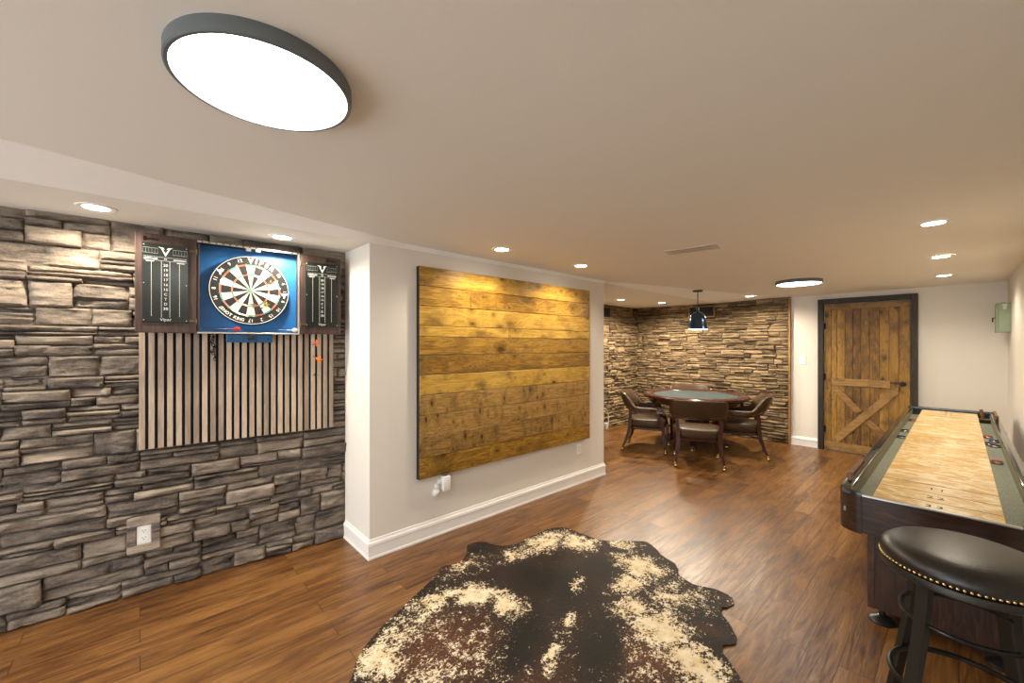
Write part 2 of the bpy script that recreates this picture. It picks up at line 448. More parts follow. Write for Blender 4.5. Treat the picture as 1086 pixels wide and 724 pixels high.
# floor
mb = MB(); mb.box(XN - .1, XR + .1, YF - .1, YB + .1, -.1, 0)
struct(mb.build('floor', 'floor'))

# ceiling: one sheet; it dips along a fold line towards the plank wall
fold = [(-3.3, -2.05), (-1.2, -2.22), (-.377, -2.355), (-.24, -2.38), (-.085, -2.41), (.1, -2.465), (.41, -2.52), (.59, -2.555), (.93, -2.63), (1.21, -2.70), (1.455, -2.755), (1.9, -2.772), (2.6, -2.772), (3.3, -2.772),
        (3.988, -2.765), (4.4, -2.64), (5.3, -2.33), (6.2, -2.12), (7.43, -1.95)]
def zmain(y):
    t = min(1, max(0, (y - 3.0) / 2.5)); t = t * t * (3 - 2 * t)
    return 2.256 - .018 * t
mb = MB(); rows = []
for y, xf in fold:
    row = [V((XR + .1, y, zmain(y))), V((-1.0, y, zmain(y))), V((xf + .004, y, zmain(y) - .001)), V((xf, y, zmain(y) - .004)), V((XW, y, ZW)), V((XW - .02, y, ZW + .001)), V((XN - .1, y, ZW + .012))]
    rows.append(row)
rows2 = [[p + V((0, 0, .12)) for p in r] for r in rows]
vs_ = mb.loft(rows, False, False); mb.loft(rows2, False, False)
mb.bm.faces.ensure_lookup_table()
for k in range(len(fold) - 1): mb.bm.faces[k * 6 + 3].material_index = 1    # bevel painted lighter than the ceiling, standing in for a bright band of light
struct(mb.build('ceiling', ['ceiling_paint', 'lit_band_paint'], angle=1.2))

# painted walls
mb = MB()
mb.box(-3.25, XW, YC, YE, 0, ZW + .03)
struct(mb.build('wall_middle', 'wall_paint'))
mb = MB(); mb.box(XN - .1, XR + .1, YB, YB + .1, 0, 2.4); struct(mb.build('wall_back', 'wall_paint'))
mb = MB(); mb.box(XR, XR + .1, YF, YB, 0, 2.4); struct(mb.build('wall_right', 'wall_paint'))
mb = MB(); mb.box(XN - .1, -3.25, YC + .06, YC + .16, 0, 2.4); mb.box(XN - .1, -3.2, YE - .1, YE, 0, 2.4); struct(mb.build('wall_inner', 'wall_paint'))

# ledge-stone walls: every stone modelled in relief, one mesh per wall (elevation axes: x right, z up, -y to the room)
def stone_wall(name, W, H, mat, loc, rz, seed, rx, rzs, behind=()):
    rnd = random.Random(seed)
    mb = MB()
    mb.mi = 0
    def stone(x0, x1, z0, z1):
        x0 = max(0, x0); x1 = min(W, x1); z1 = min(H, z1)
        if x1 - x0 < .012 or z1 - z0 < .008: return
        g = rnd.uniform(.0014, .0034)
        flush = any(x1 > a - .02 and x0 < b + .02 and z1 > c - .02 and z0 < e + .02 for a, b, c, e in behind)
        x0 += g; x1 -= g; z0 += g; z1 -= g
        L, h = x1 - x0, z1 - z0
        nx = max(3, int(L / rx)); nz = max(3, int(h / rzs))
        d0 = rnd.uniform(-.010, .028); tx = rnd.uniform(-.010, .010); tz = rnd.uniform(-.004, .007)
        so = rnd.uniform(0, 90)
        flake = rnd.random() < .5
        mb.t = rnd.random()
        grid = []
        for j in range(nz + 1):
            row = []
            v = j / nz
            for i in range(nx + 1):
                u = i / nx
                x = x0 + u * L; z = z0 + v * h
                n1 = noise.fractal(V((x * 7 + so, z * 17, so)), 1.0, 2.1, 4)
                strata = noise.noise(V((x * 2.5 + so, z * 48 + noise.noise(V((x * 7, z * 5, so))) * 2.0, so * .3)))
                d = d0 + tx * (u - .5) * 2 + tz * (v - .5) * 2 + n1 * .013 + strata * .0055
                if flake:
                    k = noise.noise(V((x * 5 + so * 2, z * 10, 3.1 + so)))
                    if k > .08: d -= .010
                    elif k < -.3: d += .006
                if flush: d = min(d, .012)
                edge = min(i, nx - i, j, nz - j)
                if edge == 0:
                    d -= .014
                    x += noise.noise(V((x * 40, z * 40, so))) * .0022; z += noise.noise(V((x * 40, z * 40, so + 9))) * .0022
                    x = min(max(x, 0), W); z = min(max(z, 0), H)
                row.append(mb.bm.verts.new((x, -d, z)))
            grid.append(row)
        fs = []
        for j in range(nz):
            for i in range(nx):
                fs.append(mb.bm.faces.new((grid[j][i], grid[j][i + 1], grid[j + 1][i + 1], grid[j + 1][i])))
        ring = [grid[0][i] for i in range(nx + 1)] + [grid[j][nx] for j in range(1, nz + 1)] + [grid[nz][i] for i in range(nx - 1, -1, -1)] + [grid[j][0] for j in range(nz - 1, 0, -1)]
        back = [mb.bm.verts.new((q.co.x, .03, q.co.z)) for q in ring]
        for a in range(len(ring)):
            c = (a + 1) % len(ring)
            fs.append(mb.bm.faces.new((ring[a], back[a], back[c], ring[c])))
        mb._mark(fs)
    z = 0.0
    while z < H - .01:
        bh = rnd.choice((.055, .07, .085, .10, .115, .14))
        if H - z - bh < .05: bh = H - z
        x = -rnd.uniform(0, .3)
        while x < W:
            L = rnd.uniform(.14, .42)
            jz = 0
            k = rnd.choice((1, 2, 2, 2, 3, 3))
            if bh < .07: k = min(k, 2)
            w = [rnd.uniform(.5, 1.6) for _ in range(k)]; sm = sum(w); zz = z
            for q in w:
                hh = bh * q / sm
                if rnd.random() < .38 and L > .26:
                    c = x + L * rnd.uniform(.3, .7)
                    stone(x, c, zz, zz + hh); stone(c, x + L, zz, zz + hh)
                else: stone(x, x + L, zz, zz + hh)
                zz += hh
            x += L
        z += bh
    mb.t = .1
    mb.box(0, W, .026, .08, 0, H)
    o = mb.build(name, mat, angle=50)
    o.location = loc; o.rotation_euler = (0, 0, rz)
    return struct(o)
p0 = dart(-2.72)
stone_wall('wall_left', 2.72 + 1.715, 2.236, 'stone', p0, D_RZ, 11, .015, .0085, behind=((3.21, 4.32, .87, 2.17),))
stone_wall('wall_inner_left', YB - YE, 2.233, 'stone_warm', (XN, YE, 0), pi / 2, 21, .024, .013)
stone_wall('wall_far', -1.747 - XN, 2.236, 'stone_warm', (XN, YB - .04, 0), 0, 31, .024, .013)

# trims
mb = MB(); mb.box(-1.747, -1.722, YB - .055, YB, 0, 2.237, .003)
struct(mb.build('trim_1', 'edge_strip'))
BASE_PROF = [(0, 0), (.018, 0), (.018, .012), (.014, .02), (.014, .088), (.018, .094), (.016, .112), (.008, .122), (.006, .135), (0, .137)]
def baseboard(mb, pts):
    """profile swept along a floor polyline with mitred corners; outside is to the right of the walking direction"""
    pts = [V((*p, 0)) for p in pts]; n = len(pts); rings = []
    for i, p in enumerate(pts):
        def nrm(a, b):
            d = (b - a).normalized(); return V((d.y, -d.x, 0))
        if i == 0: m = nrm(p, pts[1])
        elif i == n - 1: m = nrm(pts[-2], p)
        else:
            a, b = nrm(pts[i - 1], p), nrm(p, pts[i + 1]); m = (a + b); m = m / (m.dot(a))
        rings.append([p + m * q + V((0, 0, z)) for q, z in BASE_PROF])
    mb.loft(rings)
mb = MB(); baseboard(mb, [(-3.24, YC), (XW, YC), (XW, YE), (-4.28, YE)]); struct(mb.build('baseboard_middle', 'trim_white', angle=20))
mb = MB(); baseboard(mb, [(-1.722, YB), (-1.386, YB)]); baseboard(mb, [(-.349, YB), (XR, YB)]); struct(mb.build('baseboard_back', 'trim_white', angle=20))
mb = MB(); baseboard(mb, [(XR, YB), (XR, YF)]); struct(mb.build('baseboard_right', 'trim_white', angle=20))

# ------------------------------------------------------------------ lamps
def lamp(kind, loc, energy, col, parent=None, **kw):
    l = bpy.data.lights.new('lamp_light', kind); l.energy = energy; l.color = col
    for k, v in kw.items(): setattr(l, k, v)
    o = bpy.data.objects.new('lamp_light', l); COL.objects.link(o); o.location = loc
    if parent: o.parent = parent
    return o

CAN_COL = (1.0, .86, .66)
def can(x, y, z, label, energy, group='recessed downlights in the ceiling', spot=150):
    t = thing('recessed_light', label, 'ceiling light', (x, y, z), 0, group)
    mb = MB(); mb.lathe([(.052, .0), (.052, -.005), (.060, -.008), (.078, -.006), (.082, 0)], n=36, cap=False); mb.build('trim_ring', 'trim_white', t)
    mb = MB(); mb.lathe([(.001, -.0045), (.052, -.0045), (.052, -.001), (.001, -.001)], n=36); mb.build('lens', 'lens_can', t)
    lamp('SPOT', (0, 0, -.012), energy, CAN_COL, t, spot_size=R(spot), spot_blend=.6, shadow_soft_size=.045)
    return t
def ac(x): return ZW + .001 + .011 * (-2.807 - x) / 1.607
can(-3.045, -.17, ac(-3.045), 'small round downlight above the left scoreboard end of the stone wall', 32, spot=168)
can(-3.045, .70, ac(-3.045), 'small round downlight just above the dartboard cabinet', 26, spot=165)
can(-2.42, 2.10, 2.256, 'small round downlight above the left half of the wooden plank panel', 26)
can(-2.41, 3.08, 2.2555, 'small round downlight above the right half of the wooden plank panel', 26)
can(-3.62, 5.64, ac(-3.62), 'small round downlight in the nook, deepest left above the card table', 90, spot=165)
can(-3.39, 6.53, ac(-3.39), 'small round downlight in the nook, just left of the pendant lamp', 90, spot=165)
can(-2.10, 6.70, 2.2345, 'small round downlight right of the pendant lamp, near the stone wall', 45, spot=165)
can(-.105, 3.60, 2.254, 'small round downlight above the shuffleboard table, nearest of three in a row', 17)
can(-.10, 4.92, 2.2405, 'small round downlight above the shuffleboard table, middle of three in a row', 17)
can(-.105, 6.24, 2.238, 'small round downlight above the shuffleboard table, farthest of three in a row', 17)

def disc_light(x, y, z, label, rr=.222, th=.04, lens='lens_disc'):
    t = thing('flush_ceiling_light', label, 'ceiling light', (x, y, z), 0, 'round flush ceiling lights')
    mb = MB(); mb.lathe([(rr * .8, 0), (rr, 0), (rr + .002, -.004), (rr + .002, -th + .003), (rr - .002, -th), (rr - .010, -th), (rr - .011, -th + .006)], n=72, cap=False); mb.build('rim', 'lamp_rim', t)
    mb = MB(); mb.lathe([(.001, -th + .003), (rr - .02, -th + .003), (rr - .011, -th + .005)], n=72, cap=False); mb.build('diffuser', lens, t)
    return t
disc_light(-1.315, .262, 2.256, 'large round flush ceiling light with a dark rim, above the cowhide rug')
disc_light(-1.235, 5.56, 2.238, 'round flush ceiling light with a dark rim, far off in front of the wooden door', lens='lens_disc_dim')
disc_light(-1.3, -2.0, 2.256, 'added unseen round ceiling light with a dark rim, at the near end of the room')  # unseen lamp added behind the camera to brighten the room

# pendant over the card table
t = thing('pendant_lamp', 'dark bell pendant lamp hanging over the round card table', 'pendant lamp', (-2.349, 5.497, 2.237))
mb = MB(); mb.lathe([(.001, 0), (.062, 0), (.064, -.008), (.058, -.022), (.012, -.027), (.001, -.027)], n=32); mb.build('canopy', 'black_metal', t)
mb = MB(); mb.tube([(0, 0, -.02), (0, 0, -.255)], .006, 10); mb.build('rod', 'black_metal', t)
mb = MB(); mb.lathe([(.001, -.235), (.018, -.235), (.020, -.25), (.020, -.285), (.030, -.295)], n=24, cap=False); mb.build('socket_cap', 'pendant_paint', t)
prof = [(.022, -.287), (.045, -.295), (.075, -.318), (.096, -.355), (.108, -.41), (.115, -.47), (.120, -.515), (.124, -.522)]
mb = MB(); mb.lathe(prof, n=48, cap=False)
sh = mb.build('bell_shade', ['pendant_paint'], t)
mb = MB(); mb.lathe([(r - .003, z - .001) for r, z in prof], n=48, cap=False); mb.build('shade_lining', 'pendant_inside', t)
mb = MB(); mb.sphere((0, 0, -.44), .042, 20, 12); mb.tube([(0, 0, -.40), (0, 0, -.29)], .016, 12); mb.build('bulb', 'bulb', t)
lamp('POINT', (0, 0, -.50), 22, (1, .87, .68), t, shadow_soft_size=.04)

# ceiling register
t = thing('ceiling_vent', 'slotted air register in the ceiling between the downlights', 'vent', (-1.415, 3.2, 2.2555), R(10))
mb = MB()
mb.box(-.19, .19, -.085, -.055, -.007, 0, .002); mb.box(-.19, .19, .055, .085, -.007, 0, .002); mb.box(-.19, -.15, -.055, .055, -.007, 0, .002); mb.box(.15, .19, -.055, .055, -.007, 0, .002); mb.box(-.15, .15, -.006, .006, -.008, -.001)
mb.build('frame', 'vent_beige', t)
mb = MB()
for i in range(19): mb.box(-.147 + i * .0163, -.141 + i * .0163, -.055, .055, -.007, -.002)
mb.build('louvre_bars', 'vent_beige', t)
mb = MB(); mb.box(-.15, .15, -.055, .055, -.0015, -.0005); mb.build('backing', 'matte_black', t)

# ------------------------------------------------------------------ dart wall
# slat panel
t = thing('slat_panel', 'grey-brown vertical slat acoustic panel under the dartboard on the stone wall', 'wall panel', dart(.498, .878, .034), D_RZ)
W = 1.593 - .498; Hs = .712
mb = MB(); mb.box(0, W, .0, .012, 0, Hs); mb.build('backing_felt', 'slat_backing', t)
mb = MB(); n = 26; pitch = (W - .027) / (n - 1)
rs = random.Random(3)
for i in range(n):
    mb.t = rs.random()
    mb.box(i * pitch, i * pitch + .0275, -.013, .001, 0, Hs, .0015)
mb.build('slats', 'slat', t)

# dartboard cabinet
CX, CZ = 1.0585, 1.865
t = thing('dartboard_cabinet', 'open dark wood dartboard cabinet with blue lining on the stone wall', 'cabinet', dart(CX, CZ, .03), D_RZ)
hw, hh = .289, .289
mb = MB()
mb.box(-hw, hw, -.020, 0, -hh, hh)
mb.build('back_board', 'blue_back', t)
mb = MB()
mb.box(-hw, hw, -.085, 0, hh - .012, hh, .002); mb.box(-hw, hw, -.085, 0, -hh, -hh + .012, .002); mb.box(-hw, -hw + .012, -.085, 0, -hh + .012, hh - .012, .002); mb.box(hw - .012, hw, -.085, 0, -hh + .012, hh - .012, .002)
mb.build('case', 'cabinet_wood', t)
mb = MB()   # metal edging with dart holes along the rim
for (a, b, c, d) in ((-hw, hw, hh - .011, hh), (-hw, hw, -hh, -hh + .008), (hw - .012, hw, -hh, hh)): mb.box(a, b, -.089, -.085, c, d, .001)
mb.mi = 1
for i in range(16): mb.box(-hw + .02 + i * .036, -hw + .03 + i * .036, -.0895, -.0885, hh - .008, hh - .002)
mb.build('metal_edging', ['silver', 'matte_black'], t)
for xa in (-.035, .020):
    mb = MB(); mb.box(xa, xa + .03, -.096, -.086, hh - .03, hh - .008, .002); mb.build('catch', 'silver', t)

def vee(mb, cx, cz, s, y):
    """the pair of horns mark at the head of each scoreboard"""
    for sg in (-1, 1):
        pts = [(0, -.5), (0, -.14), (.26, .30), (.08, .26), (.20, .46), (.62, .50), (.40, .36)]
        poly = [(sg * px, pz) for px, pz in pts]
        if sg > 0: poly = list(reversed(poly))
        m = M.Translation((cx, y, cz)) @ M.Rotation(R(90), 4, 'X') @ M.Diagonal((s, s, 1, 1))
        mb.prism(poly, 0, .0008, mat=m)
def front(x, z, y, rot=0.0):
    """put flat lettering upright on an elevation, facing the room"""
    return M.Translation((x, y, z)) @ M.Rotation(R(90), 4, 'X') @ M.Rotation(rot, 4, 'Z')

def cab_door(sign, w, top, bot, bw, label, ang):
    h = bpy.data.objects.new('cabinet_door', None)
    mb = MB()
    x0, x1 = (0, sign * w) if sign > 0 else (sign * w, 0)
    mb.box(x0, x1, -.011, .011, bot, top, .0025)
    d = mb.build('cabinet_door', 'cabinet_wood', t)
    bpy.data.objects.remove(h)
    d.location = (sign * (hw + .004), -.079, 0); d.rotation_euler = (0, 0, ang)
    cx = sign * w * .52; ty = -.011
    z1, z0 = .235, -.228
    mb = MB(); mb.mi = 0
    mb.box(cx - bw / 2, cx + bw / 2, ty - .006, ty, z0, z1, .001)
    mb.mi = 1; y = ty - .0062
    vee(mb, cx, z1 - .045, .055, y)
    for sg in (-1, 1):
        for i in range(2): mb.box(cx + sg * .068 - .034, cx + sg * .068 + .034, y - .0006, y, z1 - .028 - i * .030, z1 - .0272 - i * .030)
        for i in range(6): mb.box(cx + sg * .068 - .034 + i * .0134, cx + sg * .068 - .0336 + i * .0134, y - .0006, y, z1 - .056, z1 - .030)
        mb.box(cx + sg * .066 - .030, cx + sg * .066 + .030, y - .0006, y, z1 - .091, z1 - .086)
        mb.box(cx + sg * .070 - .018, cx + sg * .070 + .018, y - .0006, y, z1 - .107, z1 - .103)
        mb.box(cx + sg * .064 - .0008, cx + sg * .064 + .0008, y - .0006, y, z0 + .035, z1 - .108)
        mb.box(cx + sg * .019 - .0008, cx + sg * .019 + .0008, y - .0006, y, z0 + .03, z1 - .100)
        for zz in (z1 - .012, .0, z0 + .012): mb.sphere((cx + sg * (bw / 2 - .008), y, zz), .0025, 8, 5)
    for zz in (z1 - .078, z1 - .098): mb.box(cx - .098, cx + .098, y - .0006, y, zz - .0006, zz + .0006)
    for i, s in enumerate(('20', '19', '18', '17', '16', '15', 'C', 'T', 'D', '3B')):
        mb.text(s, .022, front(cx, z1 - .125 - i * .0287, y - .0006))
    mb.text('41', .016, front(cx, z1 - .088, y - .0006))
    mb.text('Viper', .024, front(cx, z0 + .016, y - .0006))
    sb = mb.build('scoreboard', ['score_black', 'print_grey'], d)
    sb['label'] = 'black scoreboard with white lines and numbers'
    for zz in (.215, -.215):
        mb = MB(); mb.box(-.005 if sign > 0 else -.036, .036 if sign > 0 else .005, -.0135, -.011, zz - .007, zz + .007, .001); mb.tube([(0, -.014, zz - .016), (0, -.014, zz + .016)], .004, 10)
        hg = mb.build('hinge', 'old_brass', d); hg['label'] = 'small dull brass hinge'
    mb = MB(); zz = .26; xx = sign * (w - .07); mb.box(xx - .035, xx + .035, -.0135, -.011, zz - .006, zz + .006, .001); mb.box(xx - .035, xx - .02, -.0135, -.011, zz - .014, zz + .014, .001)
    mb.build('latch', 'iron', d)
cab_door(-1, .281, .292, -.289, .210, '', R(3))
cab_door(1, .275, .285, -.282, .222, '', R(-.5))

# dartboard
BX, BZ, BR = 1.0555, 1.868, .2285
t = thing('dartboard', 'round bristle dartboard with black number ring in the blue cabinet', 'dartboard', dart(BX, BZ, .051), D_RZ)
def sector(mb, r0, r1, a0, a1, y0, y1, n=4):
    """ring piece; angles clockwise from the top"""
    P = lambda r, a, y: V((r * sin(a), y, r * cos(a)))
    rings = []
    for i in range(n + 1):
        a = a0 + (a1 - a0) * i / n
        rings.append([P(r0, a, y0), P(r1, a, y0), P(r1, a, y1), P(r0, a, y1)])
    mb.loft(rings)
mb = MB(); mb.lathe([(.001, 0), (BR, 0), (BR + .001, .004), (BR, .034), (BR - .003, .037), (.001, .037)], n=72, mat=M.Rotation(R(90), 4, 'X'))
mb.build('board', 'sisal_black', t)
SEQ = [5, 20, 1, 18, 4, 13, 6, 10, 15, 2, 17, 3, 19, 7, 16, 8, 11, 14, 9, 12]
K = .172 / .170
mb = MB(); F = -.037
for i, nmb in enumerate(SEQ):
    a0, a1 = R(18 * i - 9), R(18 * i + 9)
    light = i % 2 == 0
    for (r0, r1, m) in ((.016, .099, 0 if light else 1), (.099, .107, 3 if light else 2), (.107, .162, 0 if light else 1), (.162, .170, 3 if light else 2)):
        mb.mi = m
        sector(mb, r0 * 1.02, r1 * 1.02, a0, a1, F - .0015, F + .002, 3)
mb.mi = 3; sector(mb, .0064, .016, 0, 2 * pi, F - .0015, F + .002, 28)
mb.mi = 2; mb.lathe([(.001, 0), (.0064, 0), (.0064, -.003), (.001, -.003)], (0, 0, 0), 16, True, M.Translation((0, F - .0015, 0)) @ M.Rotation(R(-90), 4, 'X') @ M.Rotation(pi, 4, 'X'))
mb.build('scoring_bed', ['sisal_white', 'sisal_black', 'sisal_red', 'sisal_green'], t)
mb = MB()
for r in (.016, .099, .107, .162, .170):
    mb.tube([(r * 1.02 * sin(2 * pi * k / 60), F - .0025, r * 1.02 * cos(2 * pi * k / 60)) for k in range(60)], .0007, 5, closed=True)
for i in range(20):
    a = R(18 * i + 9)
    mb.tube([(.016 * sin(a), F - .0025, .016 * cos(a)), (.180 * sin(a), F - .0025, .180 * cos(a))], .0007, 5)
mb.build('wire_spider', 'wire', t)
mb = MB()
mb.tube([((BR - .004) * sin(2 * pi * k / 72), F - .002, (BR - .004) * cos(2 * pi * k / 72)) for k in range(72)], .0016, 6, closed=True)
def arc_text(s, a, size, r=.2, rot=True, bold=0.0):
    a = R(a)
    mb.text(s, size, front(r * sin(a), r * cos(a), F - .0015, -a if rot else -a + pi), bold=bold)
for i, nmb in enumerate(SEQ):
    a = 18 * i
    if nmb in (5, 20, 1, 3, 19): continue
    arc_text(str(nmb), a, .030, .201, True)
for ch, a, s in (('V', 0, .050), ('I', 9, .040), ('P', 17.5, .040), ('E', 27.5, .040), ('R', 37.5, .040)): arc_text(ch, a, s, .199, True, .0016)
for ch, a in zip('SHOT KING', (231, 226, 220, 214, 210, 206, 202, 198.5, 193)): arc_text(ch, a, .026, .203, False, .0007)
for a in (306, 90):
    c = R(a + (-3 if a == 306 else 6))
    m = M.Translation((.199 * sin(c), F - .001, .199 * cos(c))) @ M.Rotation(R(90), 4, 'X') @ M.Diagonal((.021, .021, 1, 1))
    mb.prism([(-1, .9), (-.45, .55), (0, .75), (.45, .55), (1, .9), (.7, .1), (.3, -.1), (.18, -.9), (-.18, -.9), (-.3, -.1), (-.7, .1)], 0, .0012, mat=m)
mb.build('number_ring', 'chalk_white', t)

# darts: tip along local +y (into the wall)
def make_dart(label, flight, loc, rz, barrel='steel', group=None, tilt=(0, 0, 0)):
    t = thing('dart', label, 'dart', loc, rz, group)
    t.rotation_euler = (tilt[0], tilt[1], rz + tilt[2])
    rot = M.Rotation(R(-90), 4, 'X')
    mb = MB(); mb.lathe([(.0004, .028), (.0011, 0), (.0030, -.004), (.0034, -.018), (.0032, -.046), (.002, -.05)], n=10, mat=rot); mb.build('barrel', barrel, t)
    mb = MB(); mb.lathe([(.0022, -.05), (.0022, -.088)], n=8, mat=rot); mb.build('shaft', flight, t)
    mb = MB()
    for k in range(4):
        m = M.Rotation(R(90 * k), 4, 'Y')
        mb.prism([(0, -.082), (.017, -.094), (.019, -.112), (.010, -.122), (0, -.122)], -.0004, .0004, mat=m)
    mb.build('flight', flight, t)
    return t
g = None
make_dart('dart with tan flight stuck right of the bullseye', 'flight_tan', dart(1.139, 1.895, .088), D_RZ, 'brass', tilt=(R(-12), 0, R(10)))
make_dart('dart with pale flight stuck low in the board beside the yellow-flight dart', 'flight_tan', dart(1.067, 1.748, .088), D_RZ, 'brass', tilt=(R(-10), 0, R(-8)))
make_dart('dart with dull yellow flight stuck low in the board', 'flight_yellow', dart(1.110, 1.745, .088), D_RZ, 'iron', tilt=(R(-14), 0, R(12)))
od = make_dart('orange-flight dart stuck in the slats, upper of two', 'flight_orange', dart(1.447, 1.503, .030), D_RZ, 'steel', tilt=(R(-8), 0, R(4))); od.scale = (1.35, 1.0, 1.35)
od = make_dart('orange-flight dart stuck in the slats, lower of two', 'flight_orange', dart(1.449, 1.425, .030), D_RZ, 'steel', tilt=(R(14), 0, R(14))); od.scale = (1.35, 1.0, 1.35)
make_dart('small black and white dart stuck in the slats below the orange ones', 'matte_black', dart(1.462, 1.292, .032), D_RZ, 'steel', tilt=(R(4), 0, R(-10)))
# darts lying on the cabinet floor
def lying_dart(label, flight, x, z, ang):
    d = make_dart(label, flight, dart(x, z, .09), D_RZ)
    d.rotation_euler = (0, 0, D_RZ + ang); d.scale = (.8, .95, .8)
    return d
lying_dart('dart with red flight lying on the cabinet floor below the dartboard', 'flight_red', .88, CZ - hh + .0325, R(82))
lying_dart('dart with white flight lying at the right end of the cabinet floor', 'flight_white', 1.22, CZ - hh + .0325, R(85))

# throw-line box under the cabinet
t = thing('throw_line_projector', 'flat blue box with a black knob under the dartboard cabinet', 'dart accessory', dart(1.0515, 1.547, .082), D_RZ)
mb = MB(); mb.box(-.130, .130, -.012, .033, -.026, .026, .003); mb.build('housing', 'blue_box', t)
mb = MB(); mb.lathe([(.001, .03), (.012, .03), (.016, .024), (.017, 0), (.001, 0)], (0, 0, 0), 20, True, M.Translation((0, -.012, .006)) @ M.Rotation(R(90), 4, 'X')); mb.build('knob', 'matte_black', t)
for x in (-.036, .034):
    mb = MB(); mb.box(x - .001, x + .001, -.0128, -.011, -.025, .025); mb.build('seam', 'slot_black', t)
for x in (-.105, .105):
    mb = MB(); mb.sphere((x, -.012, -.004), .005, 10, 6); mb.build('screw', 'slot_black', t)

# black hanging chain
t = thing('hanging_chain', 'black tangled chain hanging over the slats below the left cabinet door', 'chain', dart(.846, 1.574, .060), D_RZ)
mb = MB(); rs = random.Random(5)
for i in range(13):
    z = -.008 - i * .0128; x = .006 * sin(i * 1.3) + .0012 * i; a = i * 1.1
    sx = rs.uniform(.006, .011)
    mb.tube([(x + sx * cos(2 * pi * k / 14) * cos(a), sx * cos(2 * pi * k / 14) * sin(a) * .5, z + .0105 * sin(2 * pi * k / 14)) for k in range(14)], .0022, 6, closed=True)
mb.build('links', 'iron', t)
for i in range(5):
    z = -.02 - i * .033; sg = -1 if i % 2 else 1
    mb = MB(); mb.prism([(0, 0), (sg * .008, .010), (sg * .020, .008), (sg * .012, -.002)], -.001, .001, mat=M.Translation((0.004 * i * .6, -.004, z)) @ M.Rotation(R(90), 4, 'X'))
    mb.build('charm', 'iron', t)
mb = MB(); mb.tube([(0, .02, .002), (0, -.004, .002), (0, -.006, -.006)], .002, 6); mb.build('hook', 'iron', t)

# ------------------------------------------------------------------ outlets, switch
def receptacles(mb, y, cz=0.0, k=1.0):
    for dz in (.0195 * k, -.0195 * k):
        mb.mi = 0
        poly = [(.0165 * k * cos(2 * pi * i / 24), max(-.013 * k, min(.013 * k, .0165 * k * sin(2 * pi * i / 24)))) for i in range(24)]
        mb.prism(poly, 0, .003, mat=M.Translation((0, y, cz + dz)) @ M.Rotation(R(90), 4, 'X'))
        mb.mi = 1
        for x in (-.006, .006): mb.box((x - .0012) * k, (x + .0012) * k, y - .0036, y - .002, cz + dz + (.001) * k, cz + dz + .009 * k)
        mb.lathe([(.001, 0), (.0026 * k, 0), (.0026 * k, .0036), (.001, .0036)], (0, 0, 0), 10, True, M.Translation((0, y, cz + dz - .006 * k)) @ M.Rotation(R(90), 4, 'X'))
t = thing('wall_outlet', 'white double outlet in a grey stone surround low on the left wall', 'outlet', dart(.520, .372, .0), D_RZ)
mb = MB(); rs = random.Random(2)
for (a, b, c, d) in ((-.075, .075, .054, .101), (-.075, .075, -.101, -.056), (-.075, -.033, -.056, .054), (.033, .075, -.056, .054)):
    mb.t = rs.random(); mb.box(a, b, -.048, .02, c, d, .004)
mb.build('stone_surround', 'stone_plate', t)
mb = MB(); mb.box(-.033, .033, -.042, .0, -.056, .054, .003); mb.build('cover_plate', 'white_plastic', t)
mb = MB(); receptacles(mb, -.042, 0, 1.05); mb.build('receptacle', ['white_plastic', 'slot_black'], t)

t = thing('wall_outlet', 'white double outlet on the painted wall under the plank panel corner', 'outlet', (XW, 3.522, .376), pi / 2)
mb = MB(); mb.box(-.036, .036, -.007, 0, -.060, .060, .003); mb.build('cover_plate', 'white_plastic', t)
mb = MB(); receptacles(mb, -.007); mb.build('receptacle', ['white_plastic', 'slot_black'], t)

t = thing('wall_outlet', 'white outlet with plugs in it below the left end of the plank panel', 'outlet', (XW, 1.775, .385), pi / 2)
mb = MB(); mb.box(-.036, .036, -.007, 0, -.060, .060, .003); mb.build('cover_plate', 'white_plastic', t)
mb = MB(); receptacles(mb, -.007); mb.build('receptacle', ['white_plastic', 'slot_black'], t)
t = thing('power_adapter', 'white box adapter plugged into the outlet below the plank panel', 'adapter', (XW + .010, 1.795, .405), pi / 2)
mb = MB(); mb.box(-.032, .036, -.048, 0, -.055, .060, .006, seg=2); mb.build('body', 'white_plastic', t)
mb = MB(); mb.prism([(-.012, -.008), (.012, -.008), (.016, .006), (0, .014), (-.016, .006)], 0, .001, mat=M.Translation((.0, -.026, .0605))); mb.build('logo', 'slot_black', t)
t = thing('plug_in_freshener', 'clear round plug-in device beside the white adapter', 'plug-in', (XW + .007, 1.725, .365), pi / 2)
mb = MB(); mb.lathe([(.001, 0), (.028, 0), (.032, .010), (.030, .026), (.018, .036), (.001, .038)], (0, 0, 0), 24, True, M.Translation((-.012, 0, -.02)) @ M.Rotation(R(90), 4, 'X')); mb.build('body', 'clear_plastic', t)
mb = MB(); mb.box(-.020, .012, -.030, 0, -.002, .05, .008, seg=2); mb.build('neck', 'clear_plastic', t)

t = thing('light_switch', 'white rocker light switch between the stone wall and the wooden door', 'light switch', (-1.575, YB, 1.280), 0)
mb = MB(); mb.box(-.040, .040, -.007, 0, -.066, .066, .003); mb.build('cover_plate', 'white_plastic', t)
mb = MB(); mb.box(-.016, .016, -.012, -.006, -.034, .034, .002); mb.build('rocker', 'white_plastic', t)

